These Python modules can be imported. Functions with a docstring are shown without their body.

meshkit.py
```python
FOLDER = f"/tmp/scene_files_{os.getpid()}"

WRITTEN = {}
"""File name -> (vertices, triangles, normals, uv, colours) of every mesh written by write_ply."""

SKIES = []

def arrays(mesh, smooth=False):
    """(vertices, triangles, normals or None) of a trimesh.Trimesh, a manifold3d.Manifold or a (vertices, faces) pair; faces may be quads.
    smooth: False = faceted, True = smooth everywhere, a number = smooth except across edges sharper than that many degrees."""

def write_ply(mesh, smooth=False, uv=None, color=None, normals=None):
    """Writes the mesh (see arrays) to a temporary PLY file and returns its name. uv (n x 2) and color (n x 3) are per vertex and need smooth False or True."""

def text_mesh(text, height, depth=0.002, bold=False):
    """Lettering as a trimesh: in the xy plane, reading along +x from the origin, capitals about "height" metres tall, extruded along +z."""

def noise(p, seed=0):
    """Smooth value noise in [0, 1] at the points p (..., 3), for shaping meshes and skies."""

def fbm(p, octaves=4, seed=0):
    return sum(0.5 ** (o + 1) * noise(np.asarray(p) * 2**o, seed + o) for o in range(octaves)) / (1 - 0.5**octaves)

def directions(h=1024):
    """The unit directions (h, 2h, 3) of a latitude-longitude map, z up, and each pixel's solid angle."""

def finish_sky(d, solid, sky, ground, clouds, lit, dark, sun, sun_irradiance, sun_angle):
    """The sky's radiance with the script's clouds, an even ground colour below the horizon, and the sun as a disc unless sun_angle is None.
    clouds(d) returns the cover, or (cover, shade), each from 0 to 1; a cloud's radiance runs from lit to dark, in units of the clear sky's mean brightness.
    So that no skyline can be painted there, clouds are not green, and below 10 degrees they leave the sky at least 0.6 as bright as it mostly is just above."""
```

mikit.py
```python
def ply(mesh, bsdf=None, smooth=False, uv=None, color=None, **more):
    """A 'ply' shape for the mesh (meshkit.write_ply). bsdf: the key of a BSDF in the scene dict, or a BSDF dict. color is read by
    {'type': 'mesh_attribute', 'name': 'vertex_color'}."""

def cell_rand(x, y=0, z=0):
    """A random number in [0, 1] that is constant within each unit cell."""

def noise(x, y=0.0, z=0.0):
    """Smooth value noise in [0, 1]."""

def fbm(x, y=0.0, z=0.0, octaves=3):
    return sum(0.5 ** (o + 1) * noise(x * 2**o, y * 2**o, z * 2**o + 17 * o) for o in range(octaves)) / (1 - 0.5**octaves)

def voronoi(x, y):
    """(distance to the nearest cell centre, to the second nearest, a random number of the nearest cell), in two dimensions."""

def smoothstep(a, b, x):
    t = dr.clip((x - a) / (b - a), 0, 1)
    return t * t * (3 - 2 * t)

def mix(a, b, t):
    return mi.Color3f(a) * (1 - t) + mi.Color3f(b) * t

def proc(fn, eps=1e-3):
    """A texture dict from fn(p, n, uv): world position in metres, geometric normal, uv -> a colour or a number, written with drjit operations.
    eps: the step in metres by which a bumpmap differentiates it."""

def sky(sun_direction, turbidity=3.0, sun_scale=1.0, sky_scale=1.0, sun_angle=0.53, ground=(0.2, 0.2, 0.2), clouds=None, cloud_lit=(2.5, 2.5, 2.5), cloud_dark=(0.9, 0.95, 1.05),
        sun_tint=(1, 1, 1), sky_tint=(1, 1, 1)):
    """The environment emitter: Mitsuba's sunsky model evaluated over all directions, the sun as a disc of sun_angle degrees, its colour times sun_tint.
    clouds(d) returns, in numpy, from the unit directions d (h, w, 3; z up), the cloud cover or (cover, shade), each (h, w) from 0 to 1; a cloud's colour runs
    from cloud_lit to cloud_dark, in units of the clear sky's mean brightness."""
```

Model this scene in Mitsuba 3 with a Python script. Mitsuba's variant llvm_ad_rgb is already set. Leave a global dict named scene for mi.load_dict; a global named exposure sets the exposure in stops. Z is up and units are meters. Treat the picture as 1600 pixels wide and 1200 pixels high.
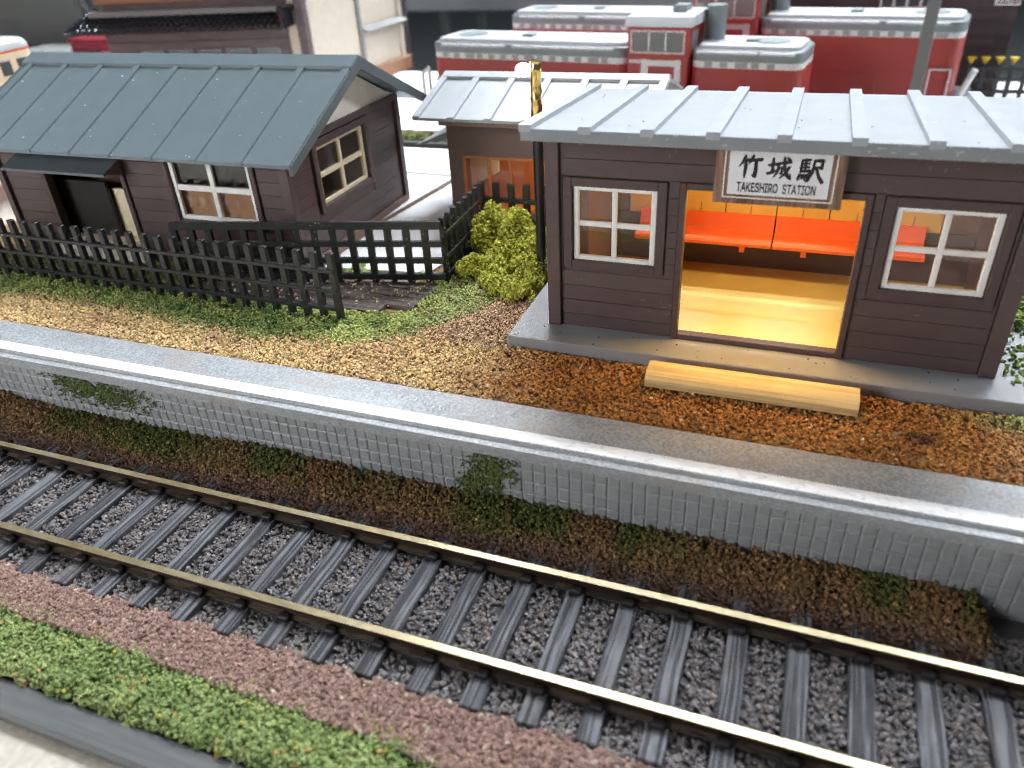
import math
import numpy as np
import trimesh
import mitsuba as mi
import drjit as dr
import mikit
import meshkit
from mikit import proc, noise, fbm, smoothstep, mix, cell_rand, voronoi
from scipy.spatial.transform import Rotation

# A tabletop model railway. Lengths below are in millimetres of the model; obj() turns them into metres.
MM = 0.001
scene, labels = {}, {}
T = mi.ScalarTransform4f

# ------------------------------------------------------------------ camera, light, exposure
exposure = 0.0
CAM = np.array([0.0, -59.0, 83.59])
RV = Rotation.from_rotvec([2.1152, 0.3475, -0.2617]).as_matrix()      # world -> (right, down, forward)
FWD, DOWN = RV[2], RV[1]
scene['camera'] = {
    'type': 'thinlens', 'fov': 2 * math.degrees(math.atan(800 / 1202.35)), 'fov_axis': 'x',
    'aperture_radius': 0.00055, 'focus_distance': 0.150, 'near_clip': 0.005, 'far_clip': 50.0,
    'to_world': T().look_at(origin=(CAM * MM).tolist(), target=((CAM + FWD * 100) * MM).tolist(), up=(-DOWN).tolist()),
}
scene['hall_light'] = {'type': 'constant', 'radiance': {'type': 'rgb', 'value': [0.075, 0.078, 0.084]}}


def lamp(key, centre, ex, ey, radiance):
    """A rectangular luminaire: half-extents ex, ey (vectors, mm); shines along ex x ey."""
    c, ex, ey = (np.asarray(v, float) for v in (centre, ex, ey))
    v = np.array([c - ex - ey, c + ex - ey, c + ex + ey, c - ex + ey]) * MM
    m = trimesh.Trimesh(v, [[0, 1, 2], [0, 2, 3]], process=False)
    d = mikit.ply(m, {'type': 'diffuse', 'reflectance': {'type': 'rgb', 'value': [0.8, 0.8, 0.8]}})
    d['emitter'] = {'type': 'area', 'radiance': {'type': 'rgb', 'value': list(radiance)}}
    scene[key] = d
    labels[key] = {'kind': 'structure', 'label': 'white hall ceiling light shining down on the layout'}


COOL = np.array([0.95, 1.0, 1.06])
lamp('ceiling_light', (50, 1270, 1800), (850, 0, 0), (0, -60, 0), 80 * COOL)
lamp('ceiling_light_001', (50, 1650, 1800), (850, 0, 0), (0, -60, 0), 115 * COOL)
lamp('ceiling_light_002', (-100, 2500, 1850), (900, 0, 0), (0, -60, 0), 85 * COOL)
lamp('ceiling_light_004', (1700, 600, 1700), (0, 500, 0), (60, 0, -40), 55 * COOL)
_c = np.array([-300, -250, 150.0]); _n = np.array([-60, 60, 25]) - _c; _n /= np.linalg.norm(_n)
_a = np.cross(_n, [0, 0, 1]); _a /= np.linalg.norm(_a); _b = np.cross(_n, _a)
lamp('ceiling_light_003', _c, _a * 80, _b * 80, 12.5 * np.array([1.0, 1.0, 1.0]))

# ------------------------------------------------------------------ materials
def rgb(*v):
    return {'type': 'rgb', 'value': [float(x) for x in v]}


def mat(key, color, rough=0.5, spec=0.5, metallic=0.0, bump=None, bscale=0.0001, eps=6e-5, **more):
    b = {'type': 'principled', 'base_color': rgb(*color) if isinstance(color, (tuple, list)) else color, 'roughness': rough if isinstance(rough, dict) else float(rough), 'metallic': float(metallic), 'specular': float(spec), **more}
    if bump is not None:
        b = {'type': 'bumpmap', 'arbitrary': proc(bump, eps), 'scale': float(bscale), 'bsdf': b}
    scene[key] = {'type': 'twosided', 'bsdf': b}
    return key


def P(p, s=1.0):
    """world position in millimetres times s"""
    return p.x * (1000.0 * s), p.y * (1000.0 * s), p.z * (1000.0 * s)


def plastic_fn(base, var=0.12, dust=0.25, dcol=(0.5, 0.48, 0.45)):
    base, dcol = tuple(base), tuple(dcol)
    def fn(p, n, uv):
        x, y, z = P(p)
        v = 1.0 + var * (fbm(x * 0.35, y * 0.35, z * 0.35) - 0.5) * 2 + 0.5 * var * (noise(x * 6, y * 6, z * 6) - 0.5)
        c = mi.Color3f(base) * v
        s = smoothstep(0.80, 0.9, noise(x * 1.9 + 7, y * 1.9, z * 1.9)) * smoothstep(0.55, 0.75, noise(x * 0.25, y * 0.25 + 3, z * 0.25))
        return mix(c, mi.Color3f(dcol), dust * s)
    return proc(fn)


def grain_fn(base, dark, sx, sy, sz, amt=1.0):
    base, dark = tuple(base), tuple(dark)
    def fn(p, n, uv):
        x, y, z = P(p)
        g = fbm(x * sx, y * sy, z * sz, octaves=4)
        return mix(mi.Color3f(dark), mi.Color3f(base), dr.clip(0.5 + (g - 0.5) * 2.4 * amt, 0, 1))
    return proc(fn)


def fine_bump(f):
    def fn(p, n, uv):
        x, y, z = P(p, f)
        return fbm(x, y, z, octaves=2)
    return fn


mat('brown_plastic', plastic_fn((0.080, 0.054, 0.053), 0.10, 0.10), 0.42, 0.45, bump=fine_bump(1.6), bscale=0.00004)
mat('brown_plastic_b', plastic_fn((0.075, 0.050, 0.049), 0.10, 0.10), 0.45, 0.45, bump=fine_bump(1.6), bscale=0.00004)
mat('brown_plastic_c', plastic_fn((0.086, 0.059, 0.058), 0.10, 0.10), 0.40, 0.45, bump=fine_bump(1.6), bscale=0.00004)
mat('warm_brown', plastic_fn((0.17, 0.10, 0.075), 0.10, 0.1), 0.45, 0.4)
mat('pale_grey_roof', plastic_fn((0.335, 0.36, 0.38), 0.05, 0.35, (0.25, 0.25, 0.26)), 0.38, 0.5)
mat('fascia_grey', plastic_fn((0.22, 0.245, 0.26), 0.06, 0.3, (0.7, 0.7, 0.7)), 0.40, 0.5)
mat('pale_grey_trim', plastic_fn((0.34, 0.365, 0.395), 0.06, 0.3, (0.7, 0.7, 0.7)), 0.40, 0.5)
mat('slate_roof', plastic_fn((0.125, 0.160, 0.178), 0.06, 0.0), 0.36, 0.55, bump=fine_bump(0.5), bscale=0.00003)
mat('slate_dark', plastic_fn((0.085, 0.105, 0.115), 0.06, 0.1), 0.45, 0.5)
mat('dust_speck', (0.75, 0.78, 0.8), 0.7, 0.3)
mat('slab_grey', plastic_fn((0.27, 0.28, 0.29), 0.07, 0.35, (0.12, 0.12, 0.12)), 0.42, 0.45, bump=fine_bump(2.5), bscale=0.00003)
mat('white_paint', plastic_fn((0.78, 0.78, 0.77), 0.05, 0.15, (0.35, 0.3, 0.25)), 0.45, 0.45)
mat('cream_paint', plastic_fn((0.72, 0.62, 0.44), 0.06, 0.1), 0.5, 0.4)
mat('gable_white', plastic_fn((0.78, 0.74, 0.70), 0.05, 0.1), 0.5, 0.4)
mat('yellow_floor', plastic_fn((0.72, 0.58, 0.19), 0.05, 0.1, (0.15, 0.1, 0.05)), 0.33, 0.5)
mat('yellow_board', plastic_fn((0.72, 0.48, 0.12), 0.06, 0.0), 0.5, 0.4)
mat('orange_plastic', plastic_fn((0.88, 0.15, 0.035), 0.05, 0.0), 0.38, 0.5)
mat('cardboard', plastic_fn((0.34, 0.19, 0.105), 0.1, 0.1), 0.7, 0.3)
mat('black_plastic', plastic_fn((0.016, 0.018, 0.019), 0.2, 0.8, (0.30, 0.30, 0.28)), 0.36, 0.5, bump=fine_bump(1.5), bscale=0.00005)
mat('black_gloss', plastic_fn((0.012, 0.012, 0.013), 0.1, 0.4), 0.22, 0.5)
mat('red_card', (0.20, 0.012, 0.025), 0.6, 0.3)
mat('red_cloth', (0.45, 0.02, 0.05), 0.6, 0.3)
mat('pink_panel', (0.70, 0.58, 0.58), 0.5, 0.3)
scene['glass'] = {'type': 'thindielectric', 'int_ior': 1.49}
mat('brass_foil', (0.85, 0.60, 0.22), 0.16, 0.5, metallic=1.0)


def vcol(key, rough=0.85, spec=0.25, **more):
    scene[key] = {'type': 'twosided', 'bsdf': {'type': 'principled', 'base_color': {'type': 'mesh_attribute', 'name': 'vertex_color'}, 'roughness': rough, 'specular': spec, **more}}


vcol('turf'); vcol('stone', 0.55, 0.45); vcol('foam', 0.9, 0.2)


def wood_sign_fn(p, n, uv):
    x, y, z = P(p)
    g = fbm(x * 2.2 + 0.4 * noise(z * 0.6), y, z * 0.12, octaves=4)
    v = fbm(x * 0.9, 3.0, z * 0.08)
    return mix((0.115, 0.062, 0.042), (0.30, 0.19, 0.14), dr.clip(0.5 + (g - 0.5) * 2.2 + (v - 0.5), 0, 1))
mat('sign_wood', proc(wood_sign_fn), 0.5, 0.4)
mat('sign_white', (0.74, 0.76, 0.80), 0.4, 0.4)
mat('ink', (0.018, 0.017, 0.020), 0.5, 0.3)


def sleeper_fn(p, n, uv):
    x, y, z = P(p)
    k = dr.floor(x / 7.6794 + 0.5 + 16.93)
    xx = x + 0.35 * noise(y * 0.16, k, 2.0)
    g = 0.62 * noise(xx * 3.4 + k * 3.1, y * 0.05, k) + 0.38 * noise(xx * 7.5, y * 0.13, k)
    t = smoothstep(0.34, 0.62, g)
    c = mix((0.034, 0.034, 0.038), (0.128, 0.131, 0.142), t) * (0.82 + 0.36 * noise(x * 2.0, y * 0.5, k + 5))
    rust = smoothstep(0.55, 0.8, fbm(x * 0.3, y * 0.3, k)) * 0.45
    return mix(c, c * mi.Color3f(1.0, 0.85, 0.74), rust)
def sleeper_bump(p, n, uv):
    x, y, z = P(p)
    k = dr.floor(x / 7.6794 + 0.5 + 16.93)
    xx = x + 0.35 * noise(y * 0.16, k, 2.0)
    return smoothstep(0.3, 0.65, 0.62 * noise(xx * 3.4 + k * 3.1, y * 0.05, k) + 0.38 * noise(xx * 7.5, y * 0.13, k))
mat('sleeper_wood', proc(sleeper_fn), 0.68, 0.25, bump=sleeper_bump, bscale=0.0002)


def rail_fn(p, n, uv):
    x, y, z = P(p)
    top = smoothstep(0.8, 0.95, n.z) * smoothstep(-0.3, -0.2, z)
    head = mix((0.26, 0.20, 0.10), (0.36, 0.31, 0.20), fbm(x * 0.1, y * 0.4, 1.0))
    head = head * (0.85 + 0.3 * noise(x * 0.8, y * 3, 5.0))
    rust = mix((0.028, 0.018, 0.014), (0.065, 0.042, 0.032), fbm(x * 0.5, y, z * 2))
    chip = smoothstep(0.70, 0.74, fbm(x * 0.22 + 9 * y, y * 2.0, z * 0.8)) * smoothstep(-0.9, -1.3, z)
    foot = smoothstep(0.3, 0.6, n.z) * smoothstep(-1.5, -1.7, z) * (0.3 + 0.7 * smoothstep(0.4, 0.55, noise(x * 0.4, y, 1.0)))
    return mix(mix(mix(rust, (0.30, 0.23, 0.15), chip * 0.6), (0.34, 0.28, 0.20), foot * 0.3), head, top)
mat('rail_steel', proc(rail_fn), 0.33, 0.4, metallic=0.55)
mat('chair_black', (0.022, 0.019, 0.018), 0.55, 0.3)


def platform_fn(p, n, uv):
    x, y, z = P(p)
    s = noise(x * 3.5, y * 3.5, z * 3.5); s2 = fbm(x * 0.08, y * 0.4, z)
    c = mix((0.235, 0.25, 0.262), (0.36, 0.378, 0.39), dr.clip(0.5 + (s - 0.5) * 1.6 + (s2 - 0.5) * 0.9, 0, 1))
    return mix(c, (0.33, 0.27, 0.21), 0.3 * smoothstep(0.58, 0.75, fbm(x * 0.12 + 5, y * 0.3, 2.0)))
def platform_bump(p, n, uv):
    x, y, z = P(p)
    return noise(x * 2.6, y * 2.6, z * 2.6) + 0.5 * noise(x * 5.5, y * 5.5, z)
mat('platform_top', proc(platform_fn), 0.36, 0.5, bump=platform_bump, bscale=0.00011)


def line_fn(p, n, uv):
    x, y, z = P(p)
    w = smoothstep(0.66, 0.74, fbm(x * 1.3, y * 2.5, 4.0))
    return mix((0.84, 0.84, 0.83), (0.55, 0.55, 0.55), w * 0.6) * (0.95 + 0.05 * noise(x * 0.5, y, 1.0))
def line_bump(p, n, uv):
    x, y, z = P(p)
    return smoothstep(0.40, 0.5, dr.abs(x / 2.0 - dr.floor(x / 2.0) - 0.5)) + 0.5 * noise(x * 3, y * 3, z)
mat('line_white', proc(line_fn), 0.5, 0.4, bump=line_bump, bscale=0.00008)


def tile_fn(p, n, uv):
    x, y, z = P(p)
    c = mix((0.235, 0.245, 0.255), (0.28, 0.29, 0.30), fbm(x * 0.3, y, z * 0.4)) * (0.96 + 0.08 * cell_rand(dr.floor(x / 2.0), 1, dr.floor(z / 2.4)))
    return mix(c, (0.12, 0.10, 0.07), 0.25 * smoothstep(0.78, 0.9, noise(x * 1.6, y, z * 1.6)))
mat('tile_grey', proc(tile_fn), 0.5, 0.4)
mat('grout_grey', (0.215, 0.225, 0.23), 0.7, 0.3)
mat('lip_brown', plastic_fn((0.13, 0.122, 0.118), 0.1, 0.3, (0.35, 0.33, 0.3)), 0.5, 0.4)


def earth_fn(p, n, uv):
    x, y, z = P(p)
    return mix((0.18, 0.115, 0.06), (0.30, 0.20, 0.11), fbm(x * 0.5, y * 0.5, z))
mat('earth', proc(earth_fn), 0.9, 0.2)
mat('dark_ballast_bed', (0.07, 0.066, 0.066), 0.8, 0.2)
mat('frame_grey', grain_fn((0.105, 0.11, 0.11), (0.075, 0.08, 0.08), 0.08, 1.4, 1.4), 0.6, 0.35)


def cloth_fn(p, n, uv):
    x, y, z = P(p)
    c = mix((0.33, 0.30, 0.25), (0.50, 0.46, 0.40), fbm(x * 0.05, y * 0.05, 1.0))
    return c * (0.88 + 0.24 * noise(x * 1.5, y * 1.5, 2.0))
mat('table_cloth', proc(cloth_fn), 0.8, 0.2)
mat('white_board', plastic_fn((0.80, 0.81, 0.82), 0.04, 0.1, (0.5, 0.5, 0.5)), 0.6, 0.3)
mat('board_edge', (0.30, 0.22, 0.17), 0.7, 0.2)
mat('bamboo', grain_fn((0.70, 0.55, 0.29), (0.50, 0.37, 0.17), 0.06, 2.6, 2.6), 0.5, 0.35)
mat('path_wood', grain_fn((0.15, 0.12, 0.105), (0.055, 0.045, 0.04), 0.10, 1.6, 1.0), 0.7, 0.3)
mat('loco_red', (0.36, 0.045, 0.04), 0.38, 0.5)
mat('loco_grey', (0.20, 0.235, 0.245), 0.42, 0.5)
mat('loco_roof', (0.50, 0.52, 0.54), 0.36, 0.5)
mat('loco_white', (0.74, 0.74, 0.75), 0.45, 0.4)
mat('loco_shutter', (0.34, 0.33, 0.34), 0.5, 0.4)
mat('dark_grey', (0.055, 0.06, 0.065), 0.5, 0.4)
mat('mid_grey', (0.24, 0.25, 0.25), 0.5, 0.4)
mat('pole_grey', (0.17, 0.18, 0.18), 0.45, 0.45)
mat('purple_wood', grain_fn((0.16, 0.125, 0.13), (0.11, 0.085, 0.09), 0.05, 0.6, 0.5), 0.6, 0.3)
mat('warehouse_wood', grain_fn((0.085, 0.06, 0.066), (0.055, 0.04, 0.045), 0.03, 0.6, 0.5), 0.6, 0.3)
mat('plaster_cream', plastic_fn((0.62, 0.55, 0.45), 0.08, 0.1), 0.7, 0.2)
mat('tile_black', (0.010, 0.013, 0.018), 0.14, 0.6)
mat('copper_brown', (0.32, 0.16, 0.10), 0.6, 0.3)
mat('shed_brown', plastic_fn((0.17, 0.115, 0.10), 0.08, 0.1), 0.45, 0.4)
mat('shed_orange', plastic_fn((0.50, 0.20, 0.07), 0.1, 0.0), 0.45, 0.4)
mat('cream_red', (0.70, 0.55, 0.38), 0.45, 0.4)
mat('railcar_red', (0.62, 0.07, 0.03), 0.45, 0.4)
mat('yellow_paint', (0.70, 0.50, 0.03), 0.45, 0.4)
mat('floor_dark', (0.06, 0.07, 0.07), 0.7, 0.2)
mat('window_blue', (0.16, 0.19, 0.21), 0.3, 0.5)
mat('case_grey', (0.26, 0.275, 0.27), 0.6, 0.3)
mat('case_beige', (0.33, 0.34, 0.28), 0.7, 0.3)

# ------------------------------------------------------------------ mesh helpers
rng = np.random.default_rng(11)


def numbered(key):
    if key not in used:
        used.add(key); return key
    k = 1
    while f'{key}_{k:03d}' in used:
        k += 1
    used.add(f'{key}_{k:03d}'); return f'{key}_{k:03d}'


used = set()


def put(name, mesh, bsdf, parent=None, smooth=False, color=None, kind=None, label=None, cat=None, group=None):
    """ONE entry of the scene; mesh in millimetres. Returns its key."""
    key = numbered((parent + '__' if parent else '') + name)
    if isinstance(mesh, (list, tuple)) and not (len(mesh) == 2 and isinstance(mesh[0], np.ndarray)):
        mesh = join(mesh)
    v, f = (mesh.vertices, mesh.faces) if hasattr(mesh, 'vertices') else mesh
    scene[key] = mikit.ply(trimesh.Trimesh(np.asarray(v) * MM, f, process=False), bsdf, smooth=smooth, color=color)
    lab = {k: x for k, x in (('label', label), ('category', cat), ('group', group), ('kind', kind)) if x}
    if lab:
        labels[key] = lab
    return key


def thing(name, label, cat, group=None):
    key = numbered(name)
    labels[key] = {'label': label, 'category': cat}
    if group:
        labels[key]['group'] = group
    return key


def join(ms):
    vs, fs, at = [], [], 0
    for m in ms:
        v, f = (m.vertices, m.faces) if hasattr(m, 'vertices') else m
        vs.append(np.asarray(v)); fs.append(np.asarray(f) + at); at += len(v)
    return np.vstack(vs), np.vstack(fs)


_BOXF = np.array([[0, 1, 3], [0, 3, 2], [4, 6, 7], [4, 7, 5], [0, 4, 5], [0, 5, 1], [2, 3, 7], [2, 7, 6], [0, 2, 6], [0, 6, 4], [1, 5, 7], [1, 7, 3]])


def hull(pts):
    return trimesh.convex.convex_hull(np.asarray(pts, float))


def box(x0, x1, y0, y1, z0, z1, c=0.0):
    """An upright box, with edges chamfered by c."""
    if c <= 0:
        v = np.array([[x, y, z] for x in (x0, x1) for y in (y0, y1) for z in (z0, z1)], float)
        return v, _BOXF
    pts = []
    for sx, x in ((1, x0), (-1, x1)):
        for sy, y in ((1, y0), (-1, y1)):
            for sz, z in ((1, z0), (-1, z1)):
                pts += [(x + sx * c, y + sy * c, z), (x + sx * c, y, z + sz * c), (x, y + sy * c, z + sz * c)]
    h = hull(pts)
    return np.asarray(h.vertices), np.asarray(h.faces)


def xf(mesh, M=None, t=(0, 0, 0)):
    v, f = (mesh.vertices, mesh.faces) if hasattr(mesh, 'vertices') else mesh
    v = np.asarray(v)
    if M is not None:
        v = v @ np.asarray(M).T
    return v + np.asarray(t), f


def rotz(a):
    c, s = math.cos(a), math.sin(a)
    return np.array([[c, -s, 0], [s, c, 0], [0, 0, 1.0]])


def prism(poly, a, b, axis='y'):
    """A polygon (list of 2-d points) extruded from a to b along an axis; the polygon lies in the other two (x,z | y,z | x,y)."""
    from shapely.geometry import Polygon
    pg = Polygon(poly)
    if not pg.exterior.is_ccw:
        pg = Polygon(list(poly)[::-1])
    m = trimesh.creation.extrude_polygon(pg, b - a, engine='earcut')
    v = np.asarray(m.vertices)
    if axis == 'z':
        return v + [0, 0, a], m.faces
    if axis == 'y':
        return np.stack([v[:, 0], a + v[:, 2], v[:, 1]], 1), np.asarray(m.faces)[:, ::-1]
    return np.stack([a + v[:, 2], v[:, 0], v[:, 1]], 1), np.asarray(m.faces)


def tube(p0, p1, r, n=10, r1=None):
    p0, p1 = np.asarray(p0, float), np.asarray(p1, float)
    d = (p1 - p0) / np.linalg.norm(p1 - p0)
    a = np.cross(d, [0, 0, 1] if abs(d[2]) < 0.9 else [1, 0, 0]); a /= np.linalg.norm(a); b = np.cross(d, a)
    t = np.arange(n) * 2 * np.pi / n
    ring = np.cos(t)[:, None] * a + np.sin(t)[:, None] * b
    v = np.vstack([p0 + ring * r, p1 + ring * (r if r1 is None else r1), [p0], [p1]])
    i = np.arange(n); j = (i + 1) % n
    f = np.vstack([np.stack([i, j, j + n], 1), np.stack([i, j + n, i + n], 1), np.stack([j, i, i * 0 + 2 * n], 1), np.stack([i + n, j + n, i * 0 + 2 * n + 1], 1)])
    return v, f


def path_tube(pts, r, n=8):
    return join([tube(a, b, r, n) for a, b in zip(pts[:-1], pts[1:])])


# scattering of crumbs and stones
def _octa(seed):
    r = np.random.default_rng(seed)
    v = np.array([[1, 0, 0], [-1, 0, 0], [0, 1, 0], [0, -1, 0], [0, 0, 1], [0, 0, -1.0]]) * r.uniform(0.45, 1.25, (6, 1)) + r.normal(0, 0.12, (6, 3))
    f = np.array([[0, 2, 4], [2, 1, 4], [1, 3, 4], [3, 0, 4], [2, 0, 5], [1, 2, 5], [3, 1, 5], [0, 3, 5]])
    return v, f


def _stone(seed):
    r = np.random.default_rng(seed)
    d = r.normal(0, 1, (13, 3)); d /= np.linalg.norm(d, axis=1, keepdims=True)
    h = trimesh.convex.convex_hull(d * r.uniform(0.75, 1.1, (13, 1)) * np.array([1.15, 0.9, 0.75]))
    return np.asarray(h.vertices), np.asarray(h.faces)


OCTA = [_octa(s) for s in range(14)]
STONE = [_stone(s + 50) for s in range(14)]


def scatter(pts, sizes, cols, shapes, squash=1.0, seed=0, jitter=0.10):
    """Many small pieces as one mesh: (mesh, per-vertex colours)."""
    r = np.random.default_rng(seed)
    pts, sizes, cols = np.asarray(pts), np.asarray(sizes), np.asarray(cols)
    which = r.integers(0, len(shapes), len(pts))
    vs, fs, cs, at = [], [], [], 0
    for k, (v, f) in enumerate(shapes):
        idx = np.nonzero(which == k)[0]
        if not len(idx):
            continue
        R = Rotation.random(len(idx), random_state=int(r.integers(1 << 30))).as_matrix()
        w = np.einsum('kij,nj->kni', R, v) * sizes[idx, None, None]
        w[..., 2] *= squash
        w += pts[idx, None, :]
        n = len(v)
        vs.append(w.reshape(-1, 3)); fs.append((f[None] + (np.arange(len(idx)) * n)[:, None, None]).reshape(-1, 3) + at); at += n * len(idx)
        c = cols[idx, None, :] * r.uniform(1 - jitter, 1 + jitter, (len(idx), n, 1))
        cs.append(c.reshape(-1, 3))
    return (np.vstack(vs), np.vstack(fs)), np.clip(np.vstack(cs), 0, 1)


def nz(x, y, s, seed=0):
    return meshkit.fbm(np.stack([np.asarray(x) * s, np.asarray(y) * s, np.full(np.shape(x), 3.7)], -1), 3, seed)


def lerp(a, b, t):
    t = np.asarray(t)[..., None]
    return np.asarray(a) * (1 - t) + np.asarray(b) * t


def sstep(a, b, x):
    t = np.clip((np.asarray(x, float) - a) / (b - a), 0, 1)
    return t * t * (3 - 2 * t)

# ------------------------------------------------------------------ the setting: table, module frame, ground
put('table', box(-1600, 900, -420, 392, -12, -6), 'table_cloth', kind='structure', label='beige cloth covered table under the layout')
put('venue_floor', box(-9000, 9000, -2000, 9000, -712, -700), 'floor_dark', kind='structure', label='dark hall floor beyond the table')
put('table_top_white', box(-600, 400, 222, 391, -5.9, -3), 'white_board', kind='structure', label='white board under the background trains')

ZG = 12.0
XL, XR = -215.0, 78.0
put('ground', box(XL, XR, 31.2, 112, -5.8, ZG - 0.7), 'earth', kind='structure', label='raised earth ground behind the platform')
put('track_bed', box(XL, XR, -20.2, 31.0, -5.9, -3.3), 'dark_ballast_bed', kind='structure', label='flat base board under the track')
# timber edging of the module at the front
put('front_frame', box(XL, XR, -25.2, -20.4, -6.0, -3.9, 0.5), 'frame_grey', kind='structure', label='dark grey painted edging along the front of the layout')

# ------------------------------------------------------------------ platform
pl = thing('station_platform', 'long pale grey platform with white edge line and tiled front wall beside the track', 'platform')
put('top', prism([(29.3, 11.4), (30.75, 11.4), (30.9, ZG), (40.7, ZG), (40.7, 9.5), (29.3, 9.5)], XL, XR, 'x'), 'platform_top', pl)
put('edge_line', box(XL, XR, 31.0, 33.6, ZG + 0.02, ZG + 0.14, 0.05), 'line_white', pl)
put('lip', box(XL, XR, 29.35, 31.0, 10.1, 11.38), 'lip_brown', pl)
put('wall', box(XL, XR, 30.6, 33.0, -5.5, 9.9), 'grout_grey', pl)
put('ledge', box(XL, XR, 30.2, 30.7, 9.5, 9.75), 'platform_top', pl)


def pad(x0, x1, z0, z1, yb, yf, inset=0.22):
    v = np.array([[x0, yb, z0], [x1, yb, z0], [x1, yb, z1], [x0, yb, z1],
                  [x0 + inset, yf, z0 + inset], [x1 - inset, yf, z0 + inset], [x1 - inset, yf, z1 - inset * 1.4], [x0 + inset, yf, z1 - inset * 1.4]])
    f = np.array([[4, 5, 6], [4, 6, 7], [0, 1, 5], [0, 5, 4], [1, 2, 6], [1, 6, 5], [2, 3, 7], [2, 7, 6], [3, 0, 4], [3, 4, 7]])
    return v, f


rest, n_tile = [], 0
cols_order = sorted(range(int(XL / 2) + 1, int(XR / 2)), key=lambda i: abs(i * 2.0 + 10))
for ci in cols_order:
    for rz in range(5):
        z1 = 9.4 - rz * 2.4
        x0 = ci * 2.0 + 0.4
        dy = rng.uniform(-0.012, 0.012)
        m = pad(x0 + 0.05, x0 + 1.95, z1 - 2.37, z1 - 0.03, 30.6, 30.46 + dy, 0.2)
        if n_tile < 300 and -112 < x0 < 46 and z1 > -0.5:
            put('tile', m, 'tile_grey', pl + '__wall'); n_tile += 1
        else:
            rest.append(m)
k = put('tile_field', rest, 'tile_grey', pl, kind='stuff')

# ------------------------------------------------------------------ track
PITCH, X0 = 7.6794, -130.05
trk = thing('railway_track', 'single model railway track with weathered sleepers and brass coloured rails', 'railway track')


def rail_mesh(y):
    prof = [(-0.55, 0), (0.55, 0), (0.6, -0.12), (0.58, -0.62), (0.2, -0.85), (0.2, -1.75), (0.8, -2.0), (0.8, -2.2), (-0.8, -2.2), (-0.8, -2.0), (-0.2, -1.75), (-0.2, -0.85), (-0.58, -0.62), (-0.6, -0.12)]
    return prism([(y + a, b) for a, b in prof], XL, XR, 'x')


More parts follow.
